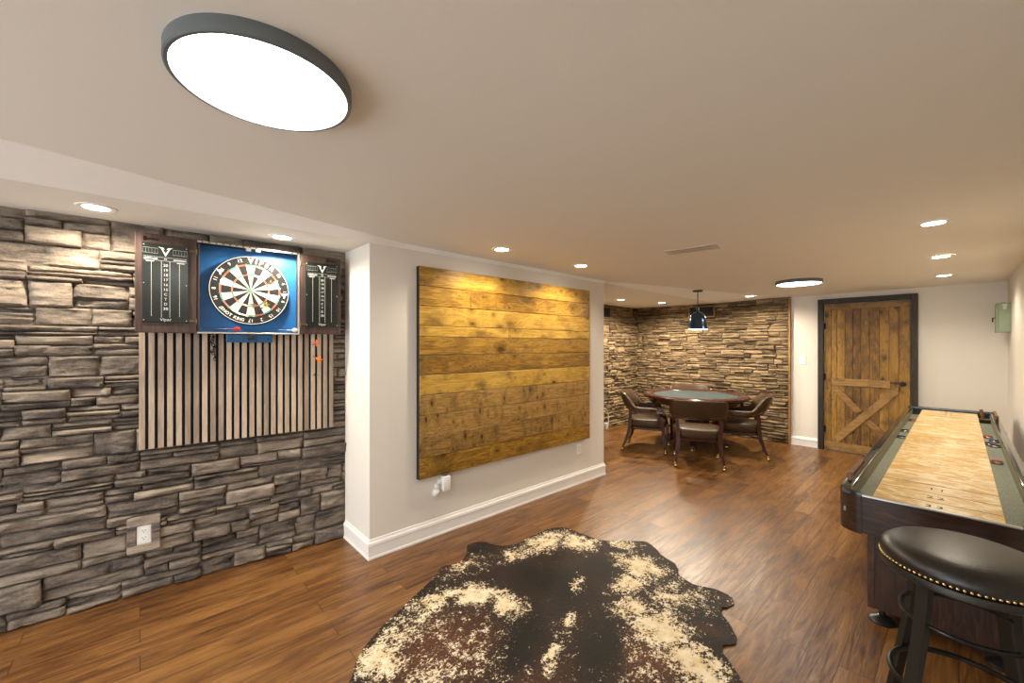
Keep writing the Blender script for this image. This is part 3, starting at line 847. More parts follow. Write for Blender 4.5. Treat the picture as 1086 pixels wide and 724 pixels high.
# grey cord hanging on the nook wall, just visible past the end of the plank wall
t = thing('extension_lead', 'loop of grey cord with plug hanging low on the nook stone wall', 'cord', (XN + .045, 6.10, .0), pi / 2)
mb = MB(); mb.tube([(-.07, -.01, .36), (-.03, -.03, .385), (.03, -.04, .36), (.075, -.045, .27), (.085, -.05, .16), (.06, -.05, .06), (.02, -.05, .02)], .010, 8); mb.build('cord', 'cord_grey', t)
mb = MB(); mb.box(-.03, .05, -.075, -.02, .004, .13, .012, seg=2); mb.build('plug_block', 'cord_grey', t)

# ------------------------------------------------------------------ plank panel
t = thing('plank_panel', 'large golden stained pine plank panel hung on the painted wall', 'wall panel', (XW + .046, 0, 0), pi / 2)
mb = MB(); rs = random.Random(9)
x0, x1 = 1.557, 3.66; zt, zb = 2.103, .482
hs = [.147, .147, .152, .082, .142, .150, .150, .150, .160, .160, .160]
k = (zt - zb) / sum(hs); z = zt
splits = {1: [.48], 4: [], 7: [], 3: [.9], 9: [1.5]}
for i, h in enumerate(hs):
    h *= k
    xs = [x0] + [x0 + s for s in splits.get(i, [])] + [x1]
    for a, b in zip(xs, xs[1:]):
        mb.t = rs.uniform(.35, .75) if i not in (4, 5) else rs.uniform(.25, .42)
        if i in (3, 6): mb.t = rs.uniform(.72, .82)
        mb.mi = 1 if i in (7, 8, 9) else 0
        mb.box(a + .0006, b - .0006, -.001 - rs.random() * .003, .018, z - h + .0015, z - .0015, .0025)
    z -= h
mb.build('planks', ['pine', 'pine_knotty'], t)
mb = MB()
mb.box(x0, x1, .018, .046, zt - .05, zt, .001); mb.box(x0, x1, .018, .046, zb, zb + .05, .001); mb.box(x0 - .0015, x0 + .05, .004, .046, zb, zt, .001); mb.box(x1 - .05, x1, .018, .046, zb, zt, .001)
mb.build('backing_frame', 'edge_dark', t)

# ------------------------------------------------------------------ wooden door (setting)
door = bpy.data.objects.new('door_1', None); COL.objects.link(door); door['kind'] = 'structure'; door.location = (-.8675, YB, 0)
def dx(px): return -.4475 + (px - 60) / 368 * .895
mb = MB(); rs = random.Random(12)
edges = [60, 95, 120, 157, 192, 228, 265, 305, 345, 383, 428]
for a, b in zip(edges, edges[1:]):
    mb.t = rs.uniform(.3, .75)
    mb.box(dx(a) + .0012, dx(b) - .0012, -.020, -.002, .012, 2.088, .003)
mb.build('planks', 'door_pine', door)
mb = MB()
mb.t = .42; mb.box(dx(60), dx(428), -.036, -.0205, 2.005, 2.088, .003)
mb.t = .55; mb.box(dx(60), dx(428), -.036, -.0205, .014, .125, .003)
mb.t = .7; mb.box(dx(95), dx(352), -.036, -.0205, .935, 1.035, .003)
def brace(xa, za, xb, zb_, w, y0, y1, tone):
    d = V((xb - xa, 0, zb_ - za)); L = d.length; a = atan2(d.z, d.x)
    mb.t = tone
    m = M.Translation((xa, 0, za)) @ M.Rotation(-a, 4, 'Y')
    mb.box(0, L, y0, y1, -w / 2, w / 2, .003, m)
brace(dx(112), .150, dx(372), .905, .092, -.036, -.0205, .62)
ax, az, bx, bz = dx(108), .905, dx(372), .150
brace(ax, az, ax + (bx - ax) * .43, az + (bz - az) * .43, .085, -.0355, -.0205, .45)
brace(ax + (bx - ax) * .57, az + (bz - az) * .57, bx, bz, .085, -.0355, -.0205, .35)
mb.build('rails_and_braces', 'door_rail', door)
mb = MB()
mb.t = .4; mb.box(-.5175, -.4525, -.052, 0, 0, 2.165, .004)
mb.t = .6; mb.box(.4525, .5175, -.052, 0, 0, 2.165, .004)
mb.t = .5; mb.box(-.4525, .4525, -.052, 0, 2.095, 2.165, .004)
mb.build('door_frame', 'door_frame', door)
mb = MB(); kx, kz = dx(399), 1.0
mb.lathe([(.001, 0), (.031, 0), (.031, .006), (.012, .010), (.011, .035), (.024, .042), (.029, .055), (.024, .070), (.001, .075)], (0, 0, 0), 24, True, M.Translation((kx, -.020, kz)) @ M.Rotation(R(90), 4, 'X'))
mb.build('knob', 'matte_black', door)
mb = MB(); mb.box(dx(350), dx(385), -.0385, -.020, kz + .006, kz + .016, .001); mb.build('latch_bar', 'matte_black', door)
for zz in (1.78, 1.05, .30):
    mb = MB(); mb.tube([(-.449, -.056, zz - .05), (-.449, -.056, zz + .05)], .008, 8); mb.box(-.449, -.425, -.024, -.018, zz - .045, zz + .045); mb.build('hinge', 'matte_black', door)

# recessed black openings in the far stone walls
def black_opening(label, loc, rz):
    t = thing('wall_vent', label, 'vent', loc, rz, None)
    mb = MB(); w, h = .22, .098
    mb.box(-w, w, -.018, .03, h - .014, h, .002); mb.box(-w, w, -.018, .03, -h, -h + .014, .002); mb.box(-w, -w + .014, -.018, .03, -h + .014, h - .014, .002); mb.box(w - .014, w, -.018, .03, -h + .014, h - .014, .002)
    mb.build('frame', 'edge_strip', t)
    mb = MB(); mb.box(-w + .014, w - .014, -.010, .02, -h + .014, h - .014)
    for i in range(9): mb.box(-w + .02, w - .02, -.014, -.009, -h + .022 + i * .0172, -h + .030 + i * .0172)
    mb.build('black_panel', 'matte_black', t)
black_opening('black framed opening high on the stone wall, behind the pendant lamp', (-3.03, YB - .08, 2.085), 0)
black_opening('black framed opening high on the nook side wall, beside the end of the plank wall', (XN + .04, 6.09, 2.095), pi / 2)

# electrical box on the right wall
t = thing('electrical_box', 'green metal switch box on the right wall near the far corner', 'electrical box', (XR, 7.02, 1.80), -pi / 2)
mb = MB(); mb.box(-.13, .13, -.090, 0, -.155, .160, .004); mb.build('housing', 'box_green', t)
mb = MB(); mb.box(-.134, .134, -.104, -.090, -.158, .163, .003); mb.build('lid', 'box_green', t)
mb = MB(); mb.tube([(.10, -.105, .0), (.10, -.128, .0), (.10, -.128, -.045)], .006, 8); mb.build('lever', 'iron', t)
mb = MB(); mb.box(.1302, .1312, -.062, -.025, .128, .150); mb.box(.1302, .1312, -.056, -.031, .092, .128); mb.build('paper_label', 'box_label', t)
mb = MB(); mb.box(-.02, .02, -.07, -.03, .160, .172, .003); mb.build('conduit_fitting', 'iron', t)

# ------------------------------------------------------------------ round card table
PT = (-2.70, 6.20, 0)
t = thing('poker_table', 'round dark wood card table with grey felt top in the stone nook', 'table', PT, R(65))
RT = .735
mb = MB()
mb.lathe([(.585, .742), (.60, .764), (.625, .772), (.70, .772), (RT - .012, .768), (RT, .756), (RT, .735), (RT - .02, .722), (.60, .716), (.585, .742)], n=96, cap=False)
mb.build('wooden_rail', 'mahogany', t)
mb = MB(); mb.lathe([(.001, .757), (.57, .757), (.592, .752), (.592, .735), (.001, .735)], n=96); mb.build('felt_top', 'felt', t)
for i in range(8):
    a = R(45 * i + 10)
    m = M.Rotation(a, 4, 'Z') @ M.Translation((.658, 0, .772))
    mb = MB(); mb.lathe([(.001, .0012), (.030, .0012), (.034, .003), (.037, .0025), (.039, -.001)], n=24, cap=False, mat=m)
    mb.prism([(-.03, .055), (.022, .05), (.03, .15), (-.025, .16)], -.001, .0016, mat=m)
    mb.build('cup_holder', 'matte_black', t)
mb = MB(); mb.lathe([(.63, .722), (.665, .722), (.655, .66), (.645, .642), (.63, .642), (.62, .72)], n=96, cap=False); mb.build('apron', 'mahogany', t)
mb = MB(); mb.lathe([(.001, .72), (.22, .72), (.22, .69), (.12, .67), (.09, .60), (.115, .45), (.13, .34), (.10, .25), (.14, .17), (.14, .12), (.001, .12)], n=8); mb.build('pedestal', 'mahogany_leg', t)
for i in range(4):
    a = R(90 * i + 45)
    mb = MB(); pts = [(.06, .26), (.16, .235), (.28, .16), (.38, .075), (.46, .05)]
    rings = []
    for r, z in pts:
        m = M.Rotation(a, 4, 'Z'); w = .038; hgt = .045 if r > .4 else .06
        rings.append([m @ V((r, -w, z - hgt / 2)), m @ V((r, w, z - hgt / 2)), m @ V((r, w, z + hgt / 2)), m @ V((r, -w, z + hgt / 2))])
    mb.loft(rings)
    f = mb.build('foot', 'mahogany_leg', t)
    mb = MB(); mb.lathe([(.001, 0), (.026, 0), (.03, .012), (.024, .03), (.001, .034)], (.43 * cos(a), .43 * sin(a), 0), 16); mb.build('glide', 'brass', f)
for i in range(4):
    a = R(90 * i)
    x, y = .40 * cos(a), .40 * sin(a)
    mb = MB(); mb.beam([(x, y, .10), (x, y, .40), (x, y, .66)], [(.04, .04), (.046, .046), (.06, .06)]); 
    mb.beam([(x * .55, y * .55, .14), (x, y, .10)], [(.03, .03), (.03, .03)])
    mb.build('leg', 'mahogany_leg', t)

# ------------------------------------------------------------------ captain chairs (face +y)
def make_chair(label, loc, rz):
    t = thing('captain_chair', label, 'chair', loc, rz, 'leather captain chairs around the card table')
    # seat cushion
    def outline(s):
        pts = []
        for i in range(40):
            a = 2 * pi * i / 40
            c, q = cos(a), sin(a)
            x = math.copysign(abs(c) ** .45, c); y = math.copysign(abs(q) ** .5, q)
            w = .285 + .02 * y
            pts.append((x * w * s, y * .245 * s + .0))
        return pts
    mb = MB(); rings = []
    for s, z in ((.90, .345), (.97, .355), (1.0, .385), (1.0, .425), (.97, .448), (.88, .462), (.6, .472), (.25, .476), (.02, .477)):
        rings.append([V((x, y, z + .006 * (y > .1) * (z > .44))) for x, y in outline(s)])
    mb.loft(rings); mb.build('seat', 'leather', t, angle=60)
    # wrap-round padded back and arms
    path = []
    for i in range(33):
        u = i / 32 * 2 - 1
        a = abs(u)
        sg = 1 if u >= 0 else -1
        if a > .68:
            k = (a - .68) / .32
            x, y = .285, -.10 + .25 * k
        else:
            th = a / .68 * pi / 2
            x, y = .285 * sin(th) ** .8, -.10 - .185 * cos(th) ** .8
        path.append((sg * x, y, a))
    mb = MB(); rings = []
    for i, (x, y, a) in enumerate(path):
        x0_, y0_, _ = path[max(i - 1, 0)]; x1_, y1_, _ = path[min(i + 1, len(path) - 1)]
        d = V((x1_ - x0_, y1_ - y0_, 0)).normalized(); nr = V((d.y, -d.x, 0))   # outwards
        k = min(1, max(0, (a - .36) / .30)); k = k * k * (3 - 2 * k)
        top = .83 * (1 - k) + .632 * k; bot = .610 * (1 - k) + .572 * k
        th = .030 + .002 * (1 - k)
        lean = .085 * (1 - k)
        prof = [(-.7, 0), (-1, .12), (-1, .85), (-.6, 1), (.6, 1), (1, .85), (1, .12), (.7, 0)]
        taper = 1.0 if 0 < i < len(path) - 1 else .6
        rings.append([V((x, y, 0)) + nr * (th * q * taper + lean * h) + V((0, 0, bot + (top - bot) * ((h - .5) * taper + .5))) for q, h in prof])
    mb.loft(rings); bk = mb.build('back_and_arms', 'leather', t, angle=50)
    mb = MB()
    for i in range(0, len(path) - 1):
        for q in (0, .5):
            x, y, a = [path[i][j] * (1 - q) + path[i + 1][j] * q for j in range(3)]
            x0_, y0_, _ = path[max(i - 1, 0)]; x1_, y1_, _ = path[min(i + 2, len(path) - 1)]
            d = V((x1_ - x0_, y1_ - y0_, 0)).normalized(); nr = V((d.y, -d.x, 0))
            k = min(1, max(0, (a - .36) / .30)); k = k * k * (3 - 2 * k)
            bot = .610 * (1 - k) + .572 * k
            p = V((x, y, bot + .016)) + nr * .034
            mb.sphere(p, .0042, 6, 4)
    mb.build('brass_nail_stud', 'brass', bk)
    mb = MB()
    # wooden hoop under the padding
    rings = []
    for i, (x, y, a) in enumerate(path):
        k = min(1, max(0, (a - .36) / .30)); k = k * k * (3 - 2 * k); bot = .610 * (1 - k) + .572 * k
        x0_, y0_, _ = path[max(i - 1, 0)]; x1_, y1_, _ = path[min(i + 1, len(path) - 1)]
        d = V((x1_ - x0_, y1_ - y0_, 0)).normalized(); nr = V((d.y, -d.x, 0))
        c = V((x, y, 0))
        rings.append([c - nr * .022 + V((0, 0, bot - .018)), c + nr * .022 + V((0, 0, bot - .018)), c + nr * .022 + V((0, 0, bot + .002)), c - nr * .022 + V((0, 0, bot + .002))])
    mb.loft(rings); mb.build('hoop', 'mahogany_leg', t)
    for sx in (-1, 1):
        for fr in (True, False):
            mb = MB()
            if fr: pts = [(sx * .262, .262, .055), (sx * .258, .25, .14), (sx * .255, .235, .30), (sx * .268, .215, .40), (sx * .278, .175, .50), (sx * .284, .125, .575)]
            else: pts = [(sx * .268, -.315, .055), (sx * .255, -.275, .14), (sx * .238, -.232, .28), (sx * .235, -.215, .40), (sx * .245, -.215, .50), (sx * .255, -.205, .60)]
            sz = [(.030, .030), (.038, .038), (.046, .046), (.048, .048), (.042, .042), (.040, .040)]
            mb.beam(pts, sz)
            lg = mb.build('leg', 'mahogany_leg', t, angle=60)
            x, y = pts[0][0], pts[0][1]
            mb = MB(); mb.sphere((x, y, .024), .024, 14, 10); mb.lathe([(.018, .046), (.021, .05), (.021, .066), (.016, .07)], (x, y, 0), 12)
            cs = mb.build('caster', 'brass', lg); cs['label'] = 'brass ball caster'
    mb = MB(); mb.box(-.25, .25, -.21, -.18, .315, .35); mb.box(-.25, .25, .19, .22, .315, .35); mb.box(-.25, -.22, -.2, .2, .315, .35); mb.box(.22, .25, -.2, .2, .315, .35)
    mb.build('seat_frame', 'mahogany_leg', t)
    return t
ch = make_chair('brown leather captain chair at the card table, back turned to the room', (-2.262, 5.285, 0), R(27.4))
tree_copy(ch, (-3.053, 5.472, 0), R(-68), 'brown leather captain chair at the card table, beside the end of the plank wall')
tree_copy(ch, (-2.055, 6.145, 0), R(111), 'brown leather captain chair at the card table, on the wooden door side')
tree_copy(ch, (-3.0, 6.70, 0), R(205), 'brown leather captain chair mostly hidden behind the card table, against the stone wall')

# ------------------------------------------------------------------ shuffleboard table
XL, XRT, YN, YFAR, ZT = -.400, .258, 2.525, 6.62, .80
t = thing('shuffleboard_table', 'long walnut shuffleboard table with pale maple playing board', 'shuffleboard table', ((XL + XRT) / 2, (YN + YFAR) / 2, 0))
OX, OY = (XL + XRT) / 2, (YN + YFAR) / 2
def T(p): return (p[0] - OX, p[1] - OY) if len(p) == 2 else (p[0] - OX, p[1] - OY, p[2])
def tbox(mb, x0, x1, y0, y1, z0, z1, bev=0.0, seg=1): mb.box(x0 - OX, x1 - OX, y0 - OY, y1 - OY, z0, z1, bev, None, seg)
cr = .088
# aprons
mb = MB(); tbox(mb, XL + cr, XRT - cr, YN, YN + .022, .612, .792, .002); mb.build('front_apron', 'walnut', t)
for nm, xa, xb in (('side_apron', XL, XL + .020), ('side_apron', XRT - .020, XRT)):
    mb = MB(); tbox(mb, xa, xb, YN + cr, YFAR - .05, .612, .792, .002)
    o = mb.build(nm, 'walnut_up', t)
mb = MB(); tbox(mb, XL, XRT, YFAR - .05, YFAR - .028, .612, .792, .002); mb.build('end_apron', 'walnut', t)
def corner_poly(cx, cy, a0, r0, r1, n=12):
    return [(cx + r1 * cos(R(a0 + 90 * i / n)), cy + r1 * sin(R(a0 + 90 * i / n))) for i in range(n + 1)] + [(cx + r0 * cos(R(a0 + 90 * (n - i) / n)), cy + r0 * sin(R(a0 + 90 * (n - i) / n))) for i in range(n + 1)]
for cx, a0 in ((XL + cr, 180), (XRT - cr, 270)):
    mb = MB(); mb.prism([T(p) for p in corner_poly(cx, YN + cr, a0, cr - .022, cr + .003)], .608, .792)
    mb.build('corner_block', 'walnut', t, angle=40)
    mb = MB(); s = XL + cr if a0 == 180 else XRT - cr
    tbox(mb, s - .002, s + .002, YN - .0045, YN + .02, .608, .795); mb.build('corner_seam', 'slot_black', t)
# rails (outer rim) with a flush open front
RW = .042
for xa, xb in ((XL, XL + RW), (XRT - RW, XRT)):
    mb = MB(); tbox(mb, xa - .002, xb, YN + cr, YFAR - .02, .784, .80, .003, 2); mb.mi = 1
    inner = xb if xa < OX else xa
    if xa < OX: tbox(mb, inner - .014, inner, YN + .03, YFAR - .04, .715, .785)
    else: tbox(mb, inner, inner + .014, YN + .03, YFAR - .04, .715, .785)
    mb.build('side_rail', ['rail_gloss', 'rail_olive'], t)
for cx, a0 in ((XL + cr, 180), (XRT - cr, 270)):
    n = 12
    pl = [(cx + (cr + .004) * cos(R(a0 + 90 * i / n)), YN + cr + (cr + .004) * sin(R(a0 + 90 * i / n))) for i in range(n + 1)]
    xi = XL + RW if a0 == 180 else XRT - RW
    if a0 == 180: pl = pl + [(xi + .046, YN + .022), (xi, YN + .035), (xi, YN + cr)]
    else: pl = pl + [(xi, YN + cr), (xi, YN + .035), (xi - .046, YN + .022)]
    mb = MB(); mb.prism([T(p) for p in pl], .784, .80, .002); mb.build('corner_cap', 'rail_gloss', t, angle=40)
mb = MB()
n = 16; outer = [(XRT + (XL - XRT) * i / n, YFAR - .02 + .05 * sin(pi * i / n)) for i in range(n + 1)]
mb.prism([T(p) for p in [(XL, YFAR - .065), (XRT, YFAR - .065)] + outer], .784, .802, .003)
mb.mi = 1; tbox(mb, XL + .03, XRT - .03, YFAR - .078, YFAR - .064, .715, .786)
mb.build('end_rail', ['rail_gloss', 'rail_gloss'], t)
mb = MB(); tbox(mb, XL + cr, XRT - cr, YN - .003, YN + .012, .786, .7935, .001); s = mb.build('edge_strip', 'silver', t)
mb = MB(); tbox(mb, XL + .02, XRT - .02, YN + .02, YFAR - .05, .695, .716); mb.build('gutter', 'carpet', t)
mb = MB(); bx0, bx1, by0, by1 = -.276, .1275, YN + .012, 6.42
tbox(mb, bx0, bx1, by0, by1, .716, .788, .002)
mb.mi = 1
zl = .7886
for yy in (2.66, 2.82, 2.985, 5.95, 6.12, 6.28): tbox(mb, bx0 + .002, bx1 - .002, yy - .0014, yy + .0014, .7878, zl)
for s, yy in (('3', 2.59), ('2', 2.74), ('1', 2.90)):
    for q in (-.018, .018):
        mb.text(s, .052, M.Translation((*T((-.074 + q, yy)), .7882)), .0004)
for s, yy in (('1', 6.04), ('2', 6.2), ('3', 6.35)):
    for q in (-.018, .018): mb.text(s, .052, M.Translation((*T((-.074 + q, yy)), .7882)) @ M.Rotation(pi, 4, 'Z'), .0004)
pb = mb.build('playing_board', ['maple', 'edge_dark'], t); pb['label'] = 'pale maple playing board with score lines'
for y0, y1 in ((2.96, 3.42), (5.72, 6.18)):
    mb = MB(); tbox(mb, XL + .062, XRT - .062, y0, y1, .065, .615, .003); ped = mb.build('pedestal', 'walnut_up', t)
    for xx in (XL + .060, XRT - .060):
        mb = MB(); mb.t = .9; tbox(mb, xx - .0 if xx < 0 else xx - .03, xx + .03 if xx < 0 else xx, y0 - .004, y0, .065, .612, .001)
        mb.build('corner_trim', 'walnut_up', ped)
    for xx in (XL + .118, XRT - .118):
        for yy in (y0 + .03, y1 - .03):
            mb = MB(); mb.lathe([(.001, 0), (.060, 0), (.062, .006), (.052, .018), (.020, .030), (.014, .034), (.014, .07), (.001, .07)], T((xx, yy, 0)), 32); mb.build('leveling_foot', 'black_metal', t)

# score counters on the rails
def counter(label, x, y, L, side):
    t = thing('score_counter', label, 'score counter', (x, y, .80), 0, 'wooden score counters on the rails')
    mb = MB(); mb.box(-.011, .011, -L / 2, L / 2, 0, .008, .001)
    for s in (-1, 1): mb.box(-.011, .011, s * L / 2 - .012, s * L / 2 + .012, .0, .042, .004)
    mb.box(-.009, .009, -L / 2, L / 2, .031, .040, .003); mb.build('frame', 'scorer_wood', t)
    mb = MB(); mb.tube([(0, -L / 2, .020), (0, L / 2, .020)], .0015, 6); mb.build('wire', 'steel', t)
    mb = MB()
    for i in range(int((L - .05) / .017)): mb.lathe([(.002, -.007), (.0075, -.005), (.0085, 0), (.0075, .005), (.002, .007)], (0, 0, 0), 10, True, M.Translation((0, -L / 2 + .03 + i * .017, .020)) @ M.Rotation(R(90), 4, 'X'))
    mb.build('beads', 'mahogany_leg', t)
counter('wooden bead score counter on the near end of the left table rail', XL + .018, 2.93, .40, -1)
counter('wooden bead score counter on the far end of the right table rail', XRT - .018, 6.12, .40, 1)

# pucks
def puck(label, m, x, y, z=.7162, tilt=0):
    t = thing('shuffleboard_puck', label, 'puck', (x, y, z), 0, 'shuffleboard pucks in the table gutters')
    t.rotation_euler = (tilt, 0, 0)
    mb = MB(); mb.lathe([(.001, 0), (.026, 0), (.029, .003), (.029, .012), (.026, .015), (.001, .015)], n=28); mb.build('metal_base', 'steel', t)
    mb = MB(); mb.lathe([(.024, .014), (.0255, .018), (.023, .024), (.012, .026), (.001, .0265)], n=28, cap=False); mb.build('cap', m, t)
puck('red puck in the left gutter, far end', 'puck_red', -.326, 5.92)
puck('black puck in the left gutter, between the red and the blue one', 'puck_black', -.330, 5.13)
puck('blue puck in the left gutter', 'puck_blue', -.327, 4.76)
puck('red puck in the right gutter, just beyond the blue pucks', 'puck_red', .166, 5.30)
puck('blue puck in the right gutter, next to the playing board', 'puck_blue', .162, 4.93)
puck('blue puck in the right gutter, against the rail', 'puck_blue', .190, 5.09)
puck('black-topped puck in the right gutter, nearer the rail beside the blue ones', 'puck_black', .186, 4.865)
puck('red puck in the right gutter, nearest to the stool', 'puck_red', .170, 4.20)
# little wooden brush
t = thing('table_brush', 'small wooden-handled brush standing in the far right corner of the table gutter', 'brush', (.170, 6.30, .7162), R(8))
mb = MB(); mb.box(-.048, .048, -.03, .03, .0, .028, .004); mb.build('bristle_block', 'matte_black', t)
mb = MB(); mb.box(-.050, .050, -.032, .032, .028, .042, .005); mb.tube([(-.005, .0, .04), (-.012, .008, .08), (-.018, .015, .135)], [.012, .015, .012], 12); mb.build('handle', 'scorer_wood', t)

# ------------------------------------------------------------------ bar stool
SX, SY = .012, 2.118
t = thing('bar_stool', 'round black leather bar stool with brass nailheads at the shuffleboard table', 'stool', (SX, SY, 0), R(0))
mb = MB(); mb.lathe([(.001, .722), (.205, .722), (.214, .728), (.220, .742), (.219, .756), (.210, .772), (.192, .786), (.16, .797), (.11, .804), (.05, .807), (.001, .8075)], n=72); mb.build('seat_cushion', 'black_leather', t, angle=60)
mb = MB()
for i in range(92):
    a = 2 * pi * i / 92
    mb.sphere((.2175 * cos(a), .2175 * sin(a), .734), .0052, 8, 6)
mb.build('brass_nail_stud', 'brass', t)
mb = MB(); mb.lathe([(.001, .722), (.214, .722), (.217, .716), (.217, .700), (.211, .694), (.10, .690), (.001, .690)], n=72); mb.build('seat_ring', 'bronze', t)
mb = MB(); mb.lathe([(.001, .69), (.075, .69), (.075, .665), (.001, .665)], n=32); mb.build('swivel_plate', 'iron', t)
for i in range(4):
    a = R(90 * i + 233)
    mb = MB(); rings = []
    for r, z in ((.150, .692), (.157, .60), (.170, .50), (.188, .40), (.207, .30), (.235, .15), (.255, .05), (.260, 0)):
        w = .019; d = .011
        m = M.Rotation(a, 4, 'Z')
        rings.append([m @ V((r - d, -w, z)), m @ V((r + d, -w, z)), m @ V((r + d, w, z)), m @ V((r - d, w, z))])
    mb.loft(rings); mb.build('leg', 'bronze', t, angle=60)
for r, z, rad in ((.160, .545, .008), (.190, .31, .010)):
    mb = MB(); mb.tube([(r * cos(2 * pi * k / 56), r * sin(2 * pi * k / 56), z) for k in range(56)], rad, 10, closed=True); mb.build('foot_ring', 'iron', t)

# ------------------------------------------------------------------ cowhide rug
RC = V((-1.35, 1.55))
out = [(-1.818, .682), (-1.945, .779), (-2.067, .949), (-2.148, 1.129), (-2.28, 1.411), (-2.351, 1.5), (-2.33, 1.56), (-2.325, 1.645), (-2.385, 1.735), (-2.47, 1.80), (-2.478, 1.86), (-2.43, 1.92), (-2.31, 1.985), (-2.25, 2.09), (-2.255, 2.226), (-2.25, 2.33), (-2.245, 2.429), (-2.21, 2.53),
       (-2.15, 2.575), (-2.054, 2.589), (-1.9, 2.592), (-1.83, 2.63), (-1.776, 2.67), (-1.689, 2.756), (-1.612, 2.83), (-1.56, 2.83), (-1.50, 2.80), (-1.407, 2.736), (-1.306, 2.70), (-1.26, 2.65), (-1.225, 2.585), (-1.122, 2.557), (-1.05, 2.585), (-.985, 2.605), (-.92, 2.60), (-.880, 2.55),
       (-.885, 2.49), (-.905, 2.449), (-.90, 2.41), (-.885, 2.374), (-.835, 2.335), (-.78, 2.27), (-.755, 2.215), (-.768, 2.175), (-.79, 2.15), (-.775, 2.10), (-.735, 2.06), (-.66, 1.99), (-.58, 1.86), (-.50, 1.62), (-.47, 1.35), (-.52, 1.05), (-.62, .82), (-.60, .62), (-.66, .46), (-.80, .40), (-.92, .46), (-1.02, .54),
       (-1.12, .50), (-1.18, .30), (-1.26, .20), (-1.36, .22), (-1.40, .40), (-1.46, .50), (-1.58, .46), (-1.70, .42), (-1.80, .48), (-1.79, .58)]
pts = []
m_ = len(out)
for i in range(m_):      # smooth closed outline
    p0_, p1_, p2_, p3_ = (V(out[(i + k) % m_]) for k in (-1, 0, 1, 2))
    for q in range(4):
        s = q / 4
        pts.append(.5 * ((2 * p1_) + (p2_ - p0_) * s + (2 * p0_ - 5 * p1_ + 4 * p2_ - p3_) * s * s + (3 * p1_ - p0_ - 3 * p2_ + p3_) * s ** 3))
pts = [V((p.x + noise.noise(V((p.x * 30, p.y * 30, 0))) * .006, p.y + noise.noise(V((p.x * 30, p.y * 30, 5))) * .006)) for p in pts]
nb = len(pts)
def inside(x, y):
    c = False; j = nb - 1
    for i in range(nb):
        a, b = pts[i], pts[j]
        if (a.y > y) != (b.y > y) and x < (b.x - a.x) * (y - a.y) / (b.y - a.y) + a.x: c = not c
        j = i
    return c
vin = list(pts)
st = .035; xx = -2.6
while xx < -.4:
    yy = .15
    while yy < 2.9:
        if inside(xx, yy) and min((xx - p.x) ** 2 + (yy - p.y) ** 2 for p in pts) > .016 ** 2: vin.append(V((xx, yy)))
        yy += st
    xx += st
res = delaunay_2d_cdt(vin, [(i, (i + 1) % nb) for i in range(nb)], [list(range(nb))], 1, 1e-5)
vs2, fs2 = res[0], res[2]
mb = MB()
def rug_z(p):
    d = sqrt(min((p.x - q.x) ** 2 + (p.y - q.y) ** 2 for q in pts))
    e = max(0, 1 - d / .10)
    return .0055 + .004 * (noise.noise(V((p.x * 3, p.y * 3, 2))) + .4) + e * e * .012 * max(0, noise.noise(V((p.x * 5, p.y * 5, 8))) + .25)
top = [mb.bm.verts.new((p.x - RC.x, p.y - RC.y, max(.004, rug_z(p)))) for p in vs2]
bot = [mb.bm.verts.new((p.x - RC.x, p.y - RC.y, max(.0005, v.co.z - .0045))) for p, v in zip(vs2, top)]
fl = []
from collections import Counter
cnt = Counter()
for f in fs2:
    fl.append(mb.bm.faces.new([top[i] for i in f])); fl.append(mb.bm.faces.new([bot[i] for i in reversed(f)]))
    for a, b in zip(f, list(f[1:]) + [f[0]]): cnt[(min(a, b), max(a, b))] += 1
for (a, b), k in cnt.items():
    if k == 1: fl.append(mb.bm.faces.new((top[a], top[b], bot[b], bot[a])))
mb._mark(fl)
def rel(L): return [(x - RC.x, y - RC.y, *r) for (x, y, *r) in L]
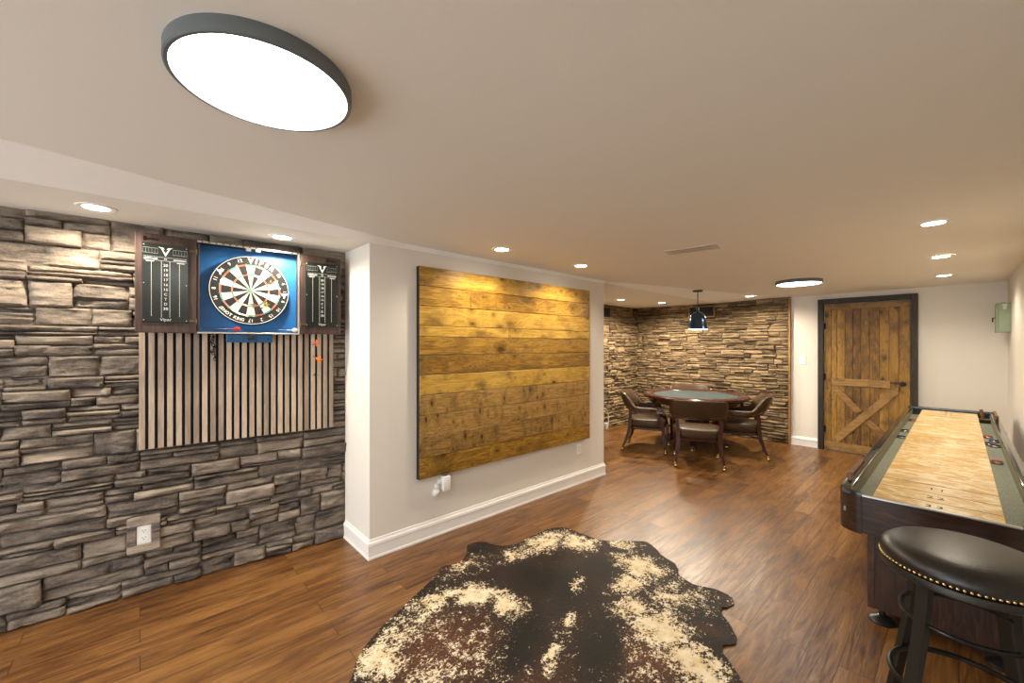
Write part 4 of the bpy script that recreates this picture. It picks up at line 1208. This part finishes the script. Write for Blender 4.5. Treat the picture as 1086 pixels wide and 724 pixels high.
WH = rel([(-2.08, 1.28, .17, .30, -15, .95), (-1.95, 1.50, .26, .19, 35, 1.15), (-1.75, 1.58, .27, .16, 0, 1.1), (-2.12, 2.28, .22, .40, 0, 1.0), (-1.95, 2.46, .26, .22, 0, 1.05), (-2.14, 2.0, .17, .26, 0, .8),
          (-1.46, 2.50, .30, .24, 0, 1.15), (-1.40, 2.27, .18, .26, 0, 1.0), (-1.70, 2.68, .18, .14, 0, .9), (-1.05, 2.04, .25, .27, 20, 1.15), (-.86, 1.93, .30, .24, 0, 1.15), (-1.26, 2.08, .18, .26, 0, .95), (-.70, 1.72, .22, .34, 0, 1.0), (-1.15, 2.30, .26, .2, 30, .75),
          (-1.60, 2.02, .10, .20, 27, .9), (-1.43, 1.72, .07, .22, 27, .75), (-1.315, 1.47, .055, .22, 27, 1.0), (-1.86, .84, .26, .24, 0, 1.05), (-1.96, 1.0, .18, .24, 0, .85), (-1.6, .97, .26, .3, 0, .7), (-.72, 1.2, .25, .4, 0, .9), (-1.05, .9, .3, .3, 0, .8),
          (-2.0, 1.15, .4, .5, 0, .62), (-1.6, 1.2, .7, .7, 0, .50), (-1.0, 1.8, .6, .7, 0, .50), (-2.3, 1.6, .3, .5, 0, .55), (-2.2, 2.35, .3, .4, 0, .55), (-1.1, 2.4, .5, .4, 0, .62)])
BRN = rel([(-1.72, 1.10, .34, .40, 20, 1.0), (-1.0, 1.78, .24, .30, 20, .9), (-2.33, 1.62, .16, .16, 40, .8), (-.88, 2.22, .10, .12, 0, .6), (-1.2, 1.2, .25, .35, 20, .6)])
BLK = rel([(-1.68, 1.93, .30, .26, 0, 1.0), (-1.86, 1.88, .22, .2, 0, .9), (-2.36, 1.80, .12, .25, 0, .7), (-1.20, 1.70, .16, .34, 27, 1.0), (-1.50, 1.45, .14, .40, 27, 1.0), (-.90, 2.35, .16, .2, 0, .9), (-.80, 2.12, .12, .14, 0, .9), (-1.62, 2.28, .16, .2, 0, .9), (-2.25, 1.20, .1, .3, -25, .8)])
rug = mb.build('cowhide_rug', hide_mat(WH, BRN, BLK), loc=(RC.x, RC.y, 0), angle=60)
tag(rug, 'brown, black and cream speckled cowhide rug on the wood floor', 'rug')

# ------------------------------------------------------------------ camera, world, output
cam = bpy.data.cameras.new('camera'); co = bpy.data.objects.new('camera', cam); COL.objects.link(co)
co.location = (0, 0, 1.5); co.rotation_euler = (pi / 2, 0, R(47.63))
cam.sensor_width = 36; cam.lens = 432.4 / 1086 * 36; cam.shift_y = 4.23 / 1086; cam.clip_start = .02
scene.camera = co
w = bpy.data.worlds.new('room_world'); scene.world = w; w.use_nodes = True
w.node_tree.nodes['Background'].inputs[0].default_value = (.93, .97, 1, 1); w.node_tree.nodes['Background'].inputs[1].default_value = 2.0
scene.view_settings.view_transform = 'Standard'; scene.view_settings.look = 'None'; scene.view_settings.gamma = 1; scene.view_settings.use_curve_mapping = False
scene.view_settings.exposure = 1.36
scene.cycles.max_bounces = 10; scene.cycles.diffuse_bounces = 6; scene.cycles.sample_clamp_indirect = 6; scene.cycles.use_denoising = True
